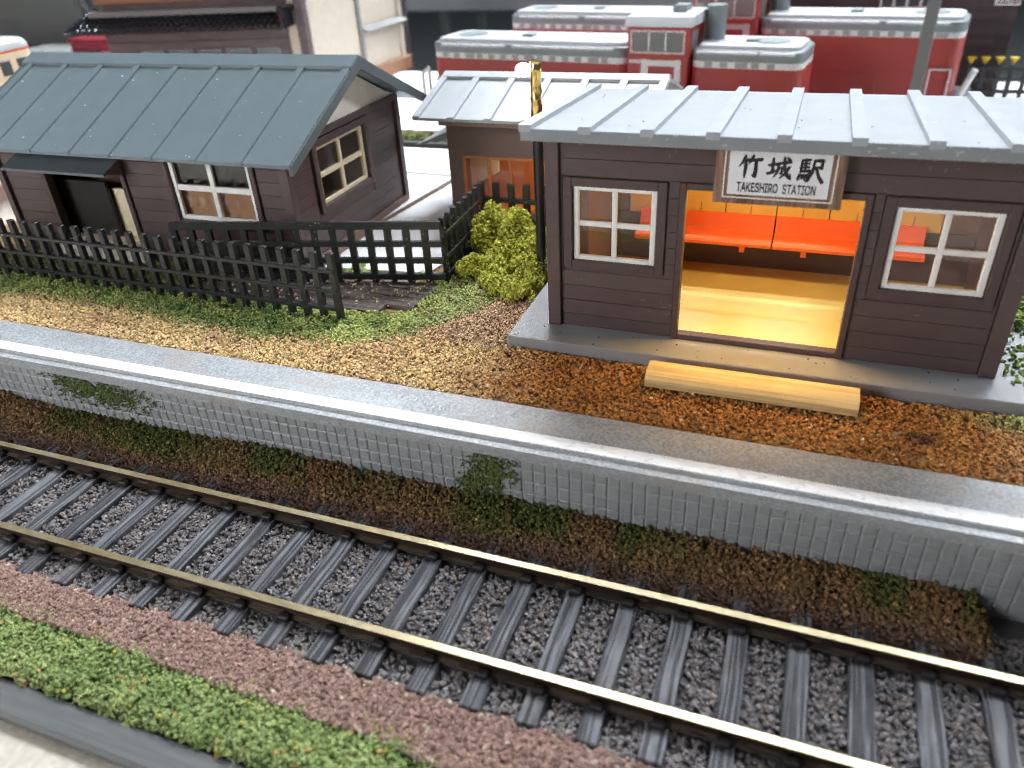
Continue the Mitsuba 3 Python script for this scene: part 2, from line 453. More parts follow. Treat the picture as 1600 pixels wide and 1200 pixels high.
put('rail', rail_mesh(0.0), 'rail_steel', trk)
put('rail', rail_mesh(17.4), 'rail_steel', trk)
for i in range(-10, 27):
    xc = X0 + PITCH * i
    if xc > XR - 3 or xc < XL + 3:
        continue
    w = 1.42 + rng.uniform(-0.1, 0.1)
    m = box(xc - w, xc + w, -5.7 + rng.uniform(-.3, .3), 23.1 + rng.uniform(-.3, .3), -3.9, -2.2, 0.14)
    a = rng.uniform(-0.012, 0.012)
    m = xf(xf(m, None, (-xc, -8.7, 0)), rotz(a), (xc, 8.7, 0))
    s = put('sleeper', m, 'sleeper_wood', trk)
    for yr in (0.0, 17.4):
        put('rail_chair', [box(xc - 0.85, xc + 0.85, yr - 1.55, yr - 0.35, -2.25, -1.25, 0.18), box(xc - 0.85, xc + 0.85, yr + 0.35, yr + 1.55, -2.25, -1.25, 0.18)], 'chair_black', s)


def on_sleeper(x, y, m=0.0):
    d = np.abs((x - X0 + PITCH / 2) % PITCH - PITCH / 2)
    return (d < 1.5 + m) & (y > -5.9 - m) & (y < 23.3 + m)


# ballast
N = 40000
bx = rng.uniform(-160, XR, N); by = rng.uniform(-8.2, 27, N)
keep = ~on_sleeper(bx, by, 0.15) & ~((np.abs(by) < 0.9) | (np.abs(by - 17.4) < 0.9)) & (rng.uniform(size=N) < np.where(bx < -120, 0.6, 1.0))
bx, by = bx[keep], by[keep]
sz = rng.uniform(0.26, 0.50, len(bx))
gap = np.abs((bx - X0 + PITCH / 2) % PITCH - PITCH / 2)
bz = -2.95 + rng.uniform(-0.15, 0.25, len(bx)) - 0.25 * sstep(3, -8, by) * 0
tone = rng.uniform(0.65, 1.35, len(bx))[:, None]
bc = np.where(rng.uniform(size=(len(bx), 1)) < 0.30, np.array([[0.15, 0.124, 0.114]]), np.array([[0.125, 0.119, 0.122]])) * tone
lite = rng.uniform(size=len(bx)) < 0.035
bc[lite] = np.array([0.22, 0.19, 0.15]) * rng.uniform(0.7, 1.2, (lite.sum(), 1))
shade = nz(bx, by, 0.06, 4)
bc *= (0.75 + 0.5 * shade)[:, None]
m, c = scatter(np.stack([bx, by, bz], 1), sz, bc, STONE, 0.85, 5)
put('ballast', m, 'stone', color=c, kind='stuff', label='dark grey stone ballast between the sleepers', cat='gravel')

# pink-brown gravel shoulder
N = 34000
gx = rng.uniform(-140, 40, N)
gy0 = -5.2 + 1.6 * (nz(gx, gx * 0, 0.12, 1) - 0.5) - 0.02 * (gx + 60) * 0.6
gy1 = -12.0 + 2.4 * (nz(gx, gx * 0 + 9, 0.10, 2) - 0.5) - 0.026 * (gx + 60)
t = rng.uniform(0, 1, N); gy = gy0 + (gy1 - 1.0 - gy0) * t
keep = ~on_sleeper(gx, gy, 0.1)
gx, gy, t = gx[keep], gy[keep], t[keep]
gz = -3.1 + 0.8 * sstep(0.0, 0.4, t) + rng.uniform(-0.35, 0.45, len(gx))
gc = lerp((0.235, 0.145, 0.12), (0.30, 0.20, 0.165), rng.uniform(size=len(gx))) * rng.uniform(0.65, 1.2, (len(gx), 1))
w = rng.uniform(size=len(gx)) < 0.02
gc[w] = (0.42, 0.36, 0.28)
m, c = scatter(np.stack([gx, gy, gz], 1), rng.uniform(0.27, 0.50, len(gx)), gc, STONE, 0.9, 6)
put('pink_gravel', m, 'foam', color=c, kind='stuff', label='pinkish brown gravel along the near side of the track', cat='gravel')

# green turf strip at the front edge
N = 17000
fx = rng.uniform(-135, 20, N)
fy0 = -12.0 + 2.4 * (nz(fx, fx * 0 + 9, 0.10, 2) - 0.5) - 0.026 * (fx + 60) + 0.8
fy = rng.uniform(-20.6, -9, N)
keep = (fy < fy0 + rng.normal(0, 0.7, N))
fx, fy, fy0 = fx[keep], fy[keep], fy0[keep]
fz = -3.3 + 1.5 * nz(fx, fy, 0.22, 8) + rng.uniform(-0.3, 0.6, len(fx)) - 1.0 * sstep(-19.2, -20.8, fy)
v = nz(fx, fy, 0.35, 9)
fc = lerp((0.135, 0.195, 0.062), (0.25, 0.305, 0.115), np.clip((v - 0.5) * 2.6 + 0.5, 0, 1)) * rng.uniform(0.75, 1.2, (len(fx), 1))
edge = np.clip((fy - fy0 + 1.6) / 1.8, 0, 1) * rng.uniform(0.2, 1, len(fx))
fc = lerp(fc, (0.30, 0.22, 0.10), edge[:, None][:, 0])
w = rng.uniform(size=len(fx)); fc[w < 0.012] = (0.36, 0.31, 0.05); fc[(w > 0.012) & (w < 0.022)] = (0.40, 0.22, 0.10)
m, c = scatter(np.stack([fx, fy, fz], 1), rng.uniform(0.20, 0.50, len(fx)), fc, OCTA, 0.9, 7, 0.2)
und = rng.uniform(size=len(fx)) < 0.35
m2, c2 = scatter(np.stack([fx, fy, fz - 0.55], 1)[und], rng.uniform(0.6, 0.95, und.sum()), fc[und] * 0.9, OCTA, 0.6, 77, 0.1)
m, c = join([m, m2]), np.vstack([c, c2])
put('front_grass', m, 'turf', color=c, kind='stuff', label='bright green turf along the front edge of the layout', cat='grass')

# brown and green turf bank against the platform wall
N = 46000
hx = rng.uniform(-190, 33, N)
top = 0.3 + 1.0 * (nz(hx, hx * 0, 0.06, 21) - 0.5) * 2 + 0.9 * np.exp(-((hx + 155) / 14) ** 2) + 0.9 * np.exp(-((hx + 85) / 9) ** 2) - 7.0 * sstep(29.5, 34.5, hx)
t = rng.uniform(0, 1, N) ** 0.8
hy = 30.4 - 12.2 * t + rng.normal(0, 0.25, N)
hz = -3.4 + (top + 3.4) * np.clip(1 - t * 1.02, 0, 1) ** 1.15 + rng.normal(0, 0.28, N)
keep = (hy > 18.7)
hx, hy, hz, t = hx[keep], hy[keep], hz[keep], t[keep]
g = sstep(0.48, 0.62, nz(hx, hz * 0, 0.085, 31) + 0.10 * (0.4 - t)) * sstep(0.62, 0.25, t)
g = np.maximum(g, np.exp(-((hx + 41) / 6.5) ** 2) * sstep(0.8, 0.3, t))
g = np.maximum(g, np.exp(-((hx + 112) / 16) ** 2) * sstep(0.65, 0.3, t))
g = np.clip(g + rng.normal(0, 0.15, len(hx)), 0, 1)
hc = lerp(lerp((0.22, 0.125, 0.058), (0.15, 0.088, 0.070), sstep(0.35, 0.75, t)), (0.085, 0.110, 0.026), g) * rng.uniform(0.5, 1.25, (len(hx), 1))
w = rng.uniform(size=len(hx)) < 0.025; hc[w] = np.array([0.34, 0.22, 0.09])
m, c = scatter(np.stack([hx, hy, hz], 1), rng.uniform(0.20, 0.50, len(hx)), hc, OCTA, 1.0, 8, 0.2)
put('bank_turf', m, 'turf', color=c, kind='stuff', label='brown and dark green turf banked against the platform wall', cat='turf')

# moss patches on the platform wall
mp, mc = [], []
r2 = np.random.default_rng(4)
for (cx, cz, rx, rz, n, a) in ((-124, 6.4, 14.5, 3.8, 1500, -0.03), (-41, 5.2, 4.8, 5.4, 800, 0.0), (-44.5, 2.0, 3.0, 2.2, 260, 0)):
    u = r2.normal(0, 0.45, (n, 2)); u = u[np.abs(u).max(1) < 1.1]
    x = cx + u[:, 0] * rx; z = cz + u[:, 1] * rz + a * u[:, 0] * rx
    kk = (nz(x, z, 0.55, 12) > 0.40) & (z < 9.6)
    x, z = x[kk], z[kk]
    mp.append(np.stack([x, np.full(len(x), 30.15), z], 1)); mc.append(lerp((0.07, 0.11, 0.028), (0.14, 0.165, 0.06), r2.uniform(size=len(x))))
mp, mc = np.vstack(mp), np.vstack(mc)
m, c = scatter(mp, r2.uniform(0.12, 0.32, len(mp)), mc, OCTA, 1.0, 9, 0.2)
put('wall_moss', m, 'turf', color=c, kind='stuff', label='dark green moss patches stuck on the platform wall', cat='moss')

# turf on the raised ground
BX = np.array([-215, -175, -136, -116, -100, -86, -76, -68.4, -63.5, -59.5, -57, -50, 100]); BY = np.array([53.4, 53.5, 53, 50.7, 50.7, 52.9, 54.5, 57.6, 65.8, 73, 80, 90, 92.0])


def in_path(x, y):
    return (y > 64.5 + 0.6 * np.sin(x * 0.7)) & (y < 80.5) & (x > -128) & (x < -73.2 + (y - 66) * 0.02 - 9 * sstep(67.5, 64.5, y))


def on_slab(x, y):
    return (x > -48.6) & (y > 58.8)


N = 98000
ux = rng.uniform(-196, 62, N); uy = 40.9 + rng.uniform(0, 1, N) ** 0.95 * 68
keep = ~on_slab(ux, uy) & ~((ux < -104) & (uy > 77)) & ~((ux < -75) & (uy > 96)) & (~in_path(ux, uy) | (rng.uniform(size=N) < 0.06))
keep &= ~((ux > -104) & (ux < -75) & (uy > 84 + 2.2 * np.sin(ux * 0.45) + 1.5 * np.sin(ux * 1.1)))
keep &= ~((uy > 66) & (ux < -128) & (rng.uniform(size=N) < 0.6))
ux, uy = ux[keep], uy[keep]
bl = np.interp(ux, BX, BY) + 3.2 * (nz(ux, uy, 0.10, 3) - 0.5) * 2
green = sstep(-2.0, 2.0, uy - bl + rng.normal(0, 1.5, len(ux)))
green = np.maximum(green, np.exp(-(((ux - 40) / 9) ** 2 + ((uy - 56.5) / 2.2) ** 2)) * 1.2)
green = np.clip(green, 0, 1)
n1, n2, n3 = nz(ux, uy, 0.07, 5), nz(ux, uy, 0.30, 6), nz(ux, uy, 0.13, 7)
tan = lerp((0.53, 0.375, 0.195), (0.64, 0.475, 0.235), np.clip((n1 - 0.5) * 4 + 0.5, 0, 1))
tan = lerp(tan, (0.44, 0.265, 0.17), sstep(0.54, 0.68, n3) * 0.5)
rust = lerp((0.34, 0.145, 0.042), (0.46, 0.22, 0.062), np.clip((n2 - 0.5) * 3 + 0.5, 0, 1))
rust = lerp(rust, (0.40, 0.25, 0.15), sstep(28, 44, ux))
tan = lerp(tan, rust, sstep(-56, -34, ux + 10 * (n3 - 0.5)))
tan = lerp(tan, (0.52, 0.36, 0.24), sstep(57, 60, uy) * sstep(-70, -62, ux) * sstep(-40, -50, ux) * 0.8)
gr = lerp((0.16, 0.245, 0.07), (0.42, 0.48, 0.16), np.clip((n2 - 0.5) * 3 + 0.5 + 0.35 * sstep(-100, -80, ux) - 0.15, 0, 1))
gr = lerp(gr, (0.36, 0.37, 0.17), sstep(-78, -66, ux) * 0.55)
uc = lerp(tan, gr, green) * rng.uniform(0.74, 1.2, (len(ux), 1))
uc[in_path(ux, uy)] = np.array([0.62, 0.5, 0.34])
w = rng.uniform(size=len(ux)); uc[w < 0.012] = (0.60, 0.48, 0.30); uc[(w > 0.012) & (w < 0.03)] *= 0.4
dark = np.exp(-(((ux - 21.5) / 2.6) ** 2 + ((uy - 49.0) / 1.1) ** 2)); uc = lerp(uc, (0.06, 0.03, 0.025), np.clip(dark * 1.4, 0, 0.85))
uz = ZG - 0.6 + 0.5 * n3 + rng.uniform(-0.2, 0.3, len(ux)) + 0.85 * in_path(ux, uy) + 0.7 * green * n2 - 0.45 * sstep(42.4, 40.6, uy)
uz += 0.55 * np.exp(-((uy - 57.2) / 1.0) ** 2) * (ux > -48)
sz = rng.uniform(0.22, 0.50, len(ux)) * (1 - 0.15 * green)
m, c = scatter(np.stack([ux, uy, uz], 1), sz, uc, OCTA, 0.85, 10, 0.22)
und = (rng.uniform(size=len(ux)) < 0.28) & ~in_path(ux, uy)
m2, c2 = scatter(np.stack([ux, uy, uz - 0.5], 1)[und], rng.uniform(0.5, 0.85, und.sum()), uc[und] * 0.92, OCTA, 0.55, 78, 0.1)
m, c = join([m, m2]), np.vstack([c, c2])
put('ground_turf', m, 'turf', color=c, kind='stuff', label='tan, rust brown and green turf covering the ground behind the platform', cat='turf')

# ------------------------------------------------------------------ wooden path, fences
path = thing('wooden_path', 'dark worn plank path leading between the black fences', 'path')
for j in range(4):
    y0 = 64.8 + j * 4.0
    put('plank', box(-128, -73.6 + (0.4 * j if j else -6.0), y0, y0 + 3.85, ZG - 1.2, ZG + 0.25 + rng.uniform(-.08, .08), 0.12), 'path_wood', path)


def picket_fence(label, p0, p1, n, post_top, rails, group=None, zb=10.6, lean=0.0, rail_ext=(0.0, 0.0), w=0.95, rail_h=0.85, d=0.55, pitch=None):
    """posts between p0 and p1 (x, y); rails = heights of the rail centres."""
    f = thing('picket_fence', label, 'fence', group)
    p0, p1 = np.array(p0, float), np.array(p1, float)
    u = (p1 - p0) / np.linalg.norm(p1 - p0); L = np.linalg.norm(p1 - p0)
    a = math.atan2(u[1], u[0])
    def place(m, s, z=0.0):
        v, fc = m
        v = v.copy()
        v[:, 1] += (v[:, 2] - ZG) * lean
        return xf((v, fc), rotz(a), (p0[0] + u[0] * s, p0[1] + u[1] * s, 0))
    for i in range(n):
        s = L * i / (n - 1)
        put('post', place(box(-w, w, -d, d, zb, post_top + rng.uniform(-.12, .12), 0.14), s), 'black_plastic', f)
    for k, z in enumerate(rails):
        h = rail_h if not isinstance(rail_h, (list, tuple)) else rail_h[k]
        put('rail', place(box(-rail_ext[0] - 0.5, L + rail_ext[1] + 0.5, -d - 0.28, d - 0.15, z - h, z + h, 0.12), 0), 'black_plastic', f)
    return f


picket_fence('long black picket fence nearest the platform with posts standing above its rails', (-203.9, 61.0), (-86.0, 61.0), 31, 26.4, (22.6, 18.3, 14.2), w=0.72, rail_h=0.42, d=0.62)
picket_fence('black lattice fence with a flat top rail running back beside the path', (-131.5, 68.3), (-75.2, 81.3), 15, 26.0, (25.6, 21.4, 17.5, 13.7), rail_ext=(0, 3.2), w=0.78, rail_h=(0.85, 0.62, 0.62, 0.7), d=0.5)
picket_fence('short black picket fence running back beside the yellow green bush', (-72.1, 83.9), (-73.0, 107.6), 8, 26.5, (22.8, 17.6, 13.6), w=0.7, rail_h=0.5, d=0.55)
picket_fence('black picket fence behind the bush in front of the orange lit shed window', (-73.0, 108.4), (-49.6, 108.0), 7, 26.7, (22.6, 17.6, 13.6), w=0.78, rail_h=0.5, d=0.55)

# ------------------------------------------------------------------ bushes (yellow-green foam)
def foam(key_label, blobs, n, seed, tint=1.0):
    r = np.random.default_rng(seed)
    pts, cols, sizes = [], [], []
    for (cx, cy, cz, rx, ry, rz) in blobs:
        # small lobes on the lump, crumbs on the lobes
        nl = 30
        d = r.normal(0, 1, (nl, 3)); d /= np.linalg.norm(d, axis=1, keepdims=True); d[:, 2] = np.abs(d[:, 2]) * 1.0 - 0.15
        lc = np.array([cx, cy, cz]) + d * np.array([rx, ry, rz]) * r.uniform(0.45, 0.98, (nl, 1))
        lr = r.uniform(0.17, 0.34, nl) * (rx + ry + rz) / 3
        m = int(n / len(blobs) / nl)
        for c0, rr in zip(lc, lr):
            e = r.normal(0, 1, (m, 3)); e /= np.linalg.norm(e, axis=1, keepdims=True)
            q = c0 + e * rr * (0.55 + 0.6 * r.uniform(size=(m, 1)) ** 0.8)
            pts.append(q); sizes.append(r.uniform(0.18, 0.56, m))
            base = lerp((0.31, 0.34, 0.05), (0.54, 0.55, 0.11), r.uniform(0, 1, m)) * r.uniform(0.85, 1.1)
            old = r.uniform(size=m) < 0.12
            base[old] *= np.array([0.62, 0.50, 0.5])
            cols.append(base * tint)
    pts, cols, sizes = np.vstack(pts), np.vstack(cols), np.concatenate(sizes)
    kk = pts[:, 2] > ZG - 0.8
    m, c = scatter(pts[kk], sizes[kk], cols[kk], OCTA, 1.0, seed, 0.2)
    put('bush', m, 'foam', color=c, label=key_label, cat='bush', group=None)


foam('tall yellow green foam bush behind, rising between the side fence and the black lamp post', [(-63.5, 98.0, 15.5, 7.6, 6.5, 8.6), (-57.0, 97.0, 15.0, 5.5, 6, 7.6), (-67.0, 100.5, 16.5, 5, 5, 7.5), (-60.0, 92.5, 14.0, 6.0, 4.5, 5.8), (-61.5, 99.5, 18.5, 5.5, 4, 6.6)], 17000, 21)
foam('yellow green foam bush at the foot of the side fence, leftmost of the bushes', [(-66.8, 87.2, 13.4, 4.2, 3.8, 4.6), (-63.0, 89.0, 13.6, 3.6, 3.6, 4.8)], 7500, 22, 0.97)
foam('low yellow green foam bush spreading beside the left edge of the station slab', [(-54.2, 88.0, 13.5, 4.8, 4.6, 5.2), (-57.5, 82.0, 12.6, 4.4, 3.8, 3.6), (-53.0, 79.2, 12.5, 3.6, 3.4, 3.2), (-60.5, 84.5, 12.6, 3.8, 3.2, 3.2), (-52.2, 84.0, 13.2, 2.8, 3.6, 4.2)], 13000, 23, 0.92)

# ------------------------------------------------------------------ plank walls
BROWNS = ('brown_plastic', 'brown_plastic_b', 'brown_plastic', 'brown_plastic_c')


def clapboard(holder, s0, s1, z0, z1, first, pitch, openings, place, thick=0.28, mats=BROWNS):
    """Weatherboards on a wall: (s along the wall, z up); openings = [(s0, s1, z0, z1)]; place maps a mesh in (s, depth out, z) to the model."""
    z = first
    while z > z1:
        z -= pitch
    edges = [z1]
    z = first
    while z > z0 + 0.3:
        if z < z1 - 0.3:
            edges.append(z)
        z -= pitch
    edges.append(z0)
    for b, a in zip(edges[:-1], edges[1:]):
        segs = [(s0, s1)]
        for (o0, o1, oz0, oz1) in openings:
            if oz0 < b - 0.4 and oz1 > a + 0.4:
                new = []
                for (p, q) in segs:
                    if o0 > p: new.append((p, min(q, o0)))
                    if o1 < q: new.append((max(p, o1), q))
                segs = [(p, q) for p, q in new if q - p > 0.2]
        for (p, q) in segs:
            dz = 0.02
            v = np.array([[p, 0, a + dz], [q, 0, a + dz], [p, 0, b - dz], [q, 0, b - dz], [p, thick, a + dz + 0.05], [q, thick, a + dz + 0.05], [p, thick * 0.7, b - dz - 0.03], [q, thick * 0.7, b - dz - 0.03]])
            v[:, 1] += rng.uniform(-0.03, 0.03)
            f = np.array([[4, 5, 7], [4, 7, 6], [0, 1, 5], [0, 5, 4], [2, 6, 7], [2, 7, 3], [0, 4, 6], [0, 6, 2], [1, 3, 7], [1, 7, 5]])
            put('plank', place((v, f)), mats[int(rng.integers(len(mats)))], holder)


def wall_slab(s0, s1, z0, z1, openings, d0, d1, place):
    """The wall behind the boards with its openings cut out, as joined boxes."""
    xs = sorted({s0, s1, *(o[0] for o in openings), *(o[1] for o in openings)})
    out = []
    for a, b in zip(xs[:-1], xs[1:]):
        zs = [(z0, z1)]
        for o in openings:
            if o[0] <= a and o[1] >= b:
                new = []
                for p, q in zs:
                    if o[2] > p: new.append((p, min(q, o[2])))
                    if o[3] < q: new.append((max(p, o[3]), q))
                zs = [(p, q) for p, q in new if q - p > 1e-6]
        for p, q in zs:
            out.append(place(box(a, b, d0, d1, p, q)))
    return join(out)


def frame_boxes(s0, s1, z0, z1, w, d0, d1, place, c=0.12, inner=()):
    """A rectangular frame of width w (inside s0..s1, z0..z1) plus inner bars."""
    out = [box(s0, s0 + w, d0, d1, z0, z1, c), box(s1 - w, s1, d0, d1, z0, z1, c), box(s0 + w, s1 - w, d0, d1, z0, z0 + w, c), box(s0 + w, s1 - w, d0, d1, z1 - w, z1, c)]
    for b in inner:
        out.append(box(*b, c))
    return [place(m) for m in out]


def cross_window(holder, s0, s1, z0, z1, place, sash='white_paint', w=0.95, depth=-0.55, bar=0.9, split=0.5, pane='glass'):
    win = put('window', frame_boxes(s0, s1, z0, z1, w, depth - 0.5, depth + 0.35, place), sash, holder)
    cm, zm = (s0 + s1) / 2, z0 + (z1 - z0) * split
    put('bar', [place(box(cm - bar / 2, cm + bar / 2, depth - 0.45, depth + 0.25, z0 + w, z1 - w, 0.1)), place(box(s0 + w, cm - bar / 2, depth - 0.45, depth + 0.28, zm - bar / 2, zm + bar / 2, 0.1)), place(box(cm + bar / 2, s1 - w, depth - 0.45, depth + 0.28, zm - bar / 2, zm + bar / 2, 0.1))], sash, win)
    v = np.array([[s0 + 0.3, depth - 0.62, z0 + 0.3], [s1 - 0.3, depth - 0.62, z0 + 0.3], [s1 - 0.3, depth - 0.62, z1 - 0.3], [s0 + 0.3, depth - 0.62, z1 - 0.3]])
    if pane:
        put('pane', place((v, np.array([[0, 1, 2], [0, 2, 3]]))), pane, win)
    return win


def specks(holder, pts, sizes, bsdf='dust_speck'):
    m, c = scatter(np.array(pts), np.array(sizes), np.ones((len(pts), 3)), OCTA, 0.6, 77)
    put('dust', m, bsdf, holder, kind='stuff')


# ------------------------------------------------------------------ station building
st = thing('station_building', 'dark brown timber station with pale grey ribbed roof and a lit yellow waiting room', 'station')
SX0, SX1, SY, SYB, SZ, SZT = -42.2, 33.3, 66.6, 101.5, 14.2, 52.0
front = lambda m: xf(m, np.array([[1, 0, 0], [0, -1, 0], [0, 0, 1.0]]), (0, SY, 0))          # depth out = towards the platform (-y)
back = lambda m: xf(m, np.array([[1, 0, 0], [0, 1, 0], [0, 0, 1.0]]), (0, SYB, 0))
left = lambda m: xf(m, np.array([[0, -1, 0], [1, 0, 0], [0, 0, 1.0]]), (SX0, 0, 0))          # s = y, out = -x
right = lambda m: xf(m, np.array([[0, 1, 0], [1, 0, 0], [0, 0, 1.0]]), (SX1, 0, 0))
slab = put('foundation', box(-48.4, 62, 59.0, 118, 11.4, SZ, 0.18), 'slab_grey', st)
put('floor', box(SX0 + 1, SX1 - 1, SY + 0.4, SYB - 1, SZ + 0.05, SZ + 0.7), 'yellow_floor', st)
WL, WR, DR = (-37.4, -22.7, 27.5, 41.5), (13.7, 28.4, 27.5, 41.5), (-17.9, 9.2, 15.3, 42.0)
wl = put('wall', wall_slab(SX0, SX1, SZ, 50.4, [WL, WR, (DR[0], DR[1], SZ, DR[3])], -1.2, -0.05, front), 'brown_plastic', st)
clapboard(wl, SX0 + 2.6, SX1 - 2.6, SZ, 50.4, 46.0, 2.93, [(WL[0] - 1.9, WL[1] + 1.9, WL[2] - 1.5, WL[3] + 1.55), (WR[0] - 1.9, WR[1] + 1.9, WR[2] - 1.5, WR[3] + 1.55), (DR[0] - 1.2, DR[1] + 1.2, SZ, DR[3] + 1.2)], front)
for (a, b, c, d) in (WL, WR):
    put('window_surround', frame_boxes(a - 1.7, b + 1.7, c - 1.3, d + 1.4, 1.55, -0.1, 0.72, front), 'brown_plastic_b', st)
    w = cross_window(st, a, b, c, d, front, depth=-0.35, w=1.0)
put('door_frame', [front(box(DR[0] - 1.05, DR[0], -1.4, 0.85, SZ + 0.02, DR[3] + 1.1, 0.12)), front(box(DR[1], DR[1] + 1.05, -1.4, 0.85, SZ + 0.02, DR[3] + 1.1, 0.12)), front(box(DR[0], DR[1], -1.4, 0.85, DR[3], DR[3] + 1.1, 0.12)), front(box(DR[0], DR[1], -1.2, 0.7, SZ + 0.02, SZ + 1.0, 0.12))], 'brown_plastic_b', st)
for (a, b) in ((SX0, SX0 + 2.45), (SX1 - 2.45, SX1)):
    put('corner_post', box(a, b, SY - 1.0, SY + 1.2, SZ, 50.4, 0.12), 'brown_plastic_c', st)
# the other three walls
RW = [(-31.5, -14.2, 32.6, 43.0), (-9.6, 8.0, 32.6, 43.0)]
bw = put('wall', wall_slab(SX0, SX1, SZ, 47.8, RW, -1.2, -0.05, back), 'warm_brown', st)
for sgn, plc in ((0, left), (1, right)):
    side = put('wall', wall_slab(SY + 1.2, SYB - 1.2, SZ, 48.0, [(74, 92, 27.5, 41.5)] if sgn == 0 else [], -1.2, -0.05, plc), 'brown_plastic', st)
    clapboard(side, SY + 1.3, SYB - 0.2, SZ, 48.0, 46.0, 2.93, [(72.6, 93.4, 26.2, 42.8)] if sgn == 0 else [], plc)
    if sgn == 0:
        put('window_surround', frame_boxes(72.6, 93.4, 26.2, 42.8, 1.4, -0.1, 0.75, plc), 'brown_plastic_b', st)
        cross_window(st, 74, 92, 27.5, 41.5, plc, sash='cream_paint')
for (a, b, c, d) in RW:
    put('rear_window', frame_boxes(a, b, c, d, 0.7, -0.9, -0.2, back, 0.1), 'cream_paint', st)
# inside: boarded wainscot, two benches, ceiling lamp
for k in range(6):
    put('wainscot_board', box(-34.5 + k * 10.05, -24.6 + k * 10.05, SYB - 2.0, SYB - 1.25, 25.4, 31.2 - (0.0 if k != 0 else 1.2), 0.1), 'yellow_board', st)
    if k < 6:
        put('wainscot_peg', box(-29.6 + k * 10.05, -29.4 + k * 10.05, SYB - 2.06, SYB - 1.9, 26.4, 28.4), 'cardboard', st)
put('plinth', box(SX0 + 1.2, SX1 - 1.2, SYB - 1.7, SYB - 1.21, 14.9, 25.3), 'brown_plastic', st)
put('partition', box(-40.9, -38.2, SYB - 22, SYB - 1.3, 14.9, 44), 'warm_brown', st)
for (a, b, tag) in ((-31.8, -4.5, 'left'), (-4.2, 23.1, 'right')):
    be = thing('bench', f'orange plastic bench, {tag} one of the pair inside the lit waiting room', 'bench', 'benches in the waiting room')
    seat = [(SYB - 2.05, 26.6), (SYB - 2.8, 26.6), (SYB - 3.6, 23.9), (SYB - 4.4, 23.4), (SYB - 8.7, 23.2), (SYB - 9.1, 22.8), (SYB - 9.0, 22.2), (SYB - 8.6, 22.0), (SYB - 3.2, 22.1), (SYB - 2.05, 23.2)]
    put('seat', prism(seat, a, b, 'x'), 'orange_plastic', be)
    for lx in (a + 21.8 if tag == 'left' else a + 6.0, a + 5 if tag == 'left' else a + 21):
        put('leg', box(lx - 0.55, lx + 0.55, SYB - 8.2, SYB - 7.0, 20.6, 22.1, 0.1), 'orange_plastic', be)
# ceiling and LED strip
put('ceiling', box(SX0 + 1, SX1 - 1, SY + 0.5, SYB - 1.25, 48.0, 48.4), 'pink_panel', st)


def led(name, parent, x0, x1, y0, y1, z, radiance, label=None):
    v = np.array([[x0, y0, z], [x0, y1, z], [x1, y1, z], [x1, y0, z]]) * MM
    d = mikit.ply(trimesh.Trimesh(v, [[0, 1, 2], [0, 2, 3]], process=False), {'type': 'diffuse', 'reflectance': rgb(0.8, 0.8, 0.8)})
    d['emitter'] = {'type': 'area', 'radiance': rgb(*radiance)}
    scene[numbered(parent + '__' + name)] = d


WARM = np.array([1.0, 0.58, 0.18])
led('led_strip', st, -20, 11, 82.0, 86.0, 47.6, 16 * np.array([1.0, 0.66, 0.27]))
# a second strip just inside the lintel, tilted out towards the doorway
v = np.array([[-20, 70.6, 47.4], [11, 70.6, 47.4], [11, 71.6, 44.9], [-20, 71.6, 44.9]])
d = mikit.ply(trimesh.Trimesh(v * MM, [[0, 2, 1], [0, 3, 2]], process=False), {'type': 'diffuse', 'reflectance': rgb(0.8, 0.8, 0.8)})
d['emitter'] = {'type': 'area', 'radiance': rgb(*(120 * WARM))}
scene[numbered(st + '__led_strip')] = d
put('led_board', prism([(70.75, 47.4), (71.75, 44.9), (72.4, 45.1), (72.4, 47.9), (70.75, 47.9)], -21, 12, 'x'), 'white_paint', st)

# clear wire seen through the right window
put('lamp_wire', tube((22.0, 73.0, 25.0), (22.4, 73.2, 30.5), 0.16, 8), 'brass_foil', st)
# roof: a shallow mono-pitch, high side to the platform
RX0, RX1, RY0, RY1 = -44.2, 36.6, 60.5, 104.5
slope = lambda y: 52.1 - (y - RY0) * 0.060
roof = put('roof', prism([(RY0, 50.6), (RY0, slope(RY0)), (RY1, slope(RY1)), (RY1, slope(RY1) - 1.3), (RY0 + 1.5, 50.6)], RX0, RX1, 'x'), 'pale_grey_roof', st)
put('fascia', box(RX0 - 0.15, RX1 + 0.15, RY0 - 0.55, RY0 - 0.02, 50.3, 52.25, 0.12), 'fascia_grey', roof)
for i, xr in enumerate((-43.4, -33.5, -23.6, -13.7, -3.6, 6.5, 16.3, 26.1, 35.6)):
    x0, x1 = xr - 1.05, xr + 1.0
    rib = [(RY0 - 0.75, slope(RY0) - 0.3), (RY0 - 0.75, slope(RY0) + 0.85), (RY1 + 0.3, slope(RY1) + 0.85), (RY1 + 0.3, slope(RY1) - 0.2)]
    put('rib', prism(rib, x0, x1, 'x'), 'pale_grey_trim', roof)
specks(roof, [(rng.uniform(-40, 34), yy, slope(yy) + 0.05) for yy in rng.uniform(63, 100, 26)], rng.uniform(0.10, 0.24, 26), 'dark_grey')
specks(slab, [(x, y, SZ + 0.03) for x, y in zip(np.r_[rng.uniform(-46, 33, 26), rng.uniform(34, 45, 60)], np.r_[rng.uniform(60, 65.5, 26), rng.uniform(62, 100, 60)])], rng.uniform(0.12, 0.3, 86), 'chair_black')
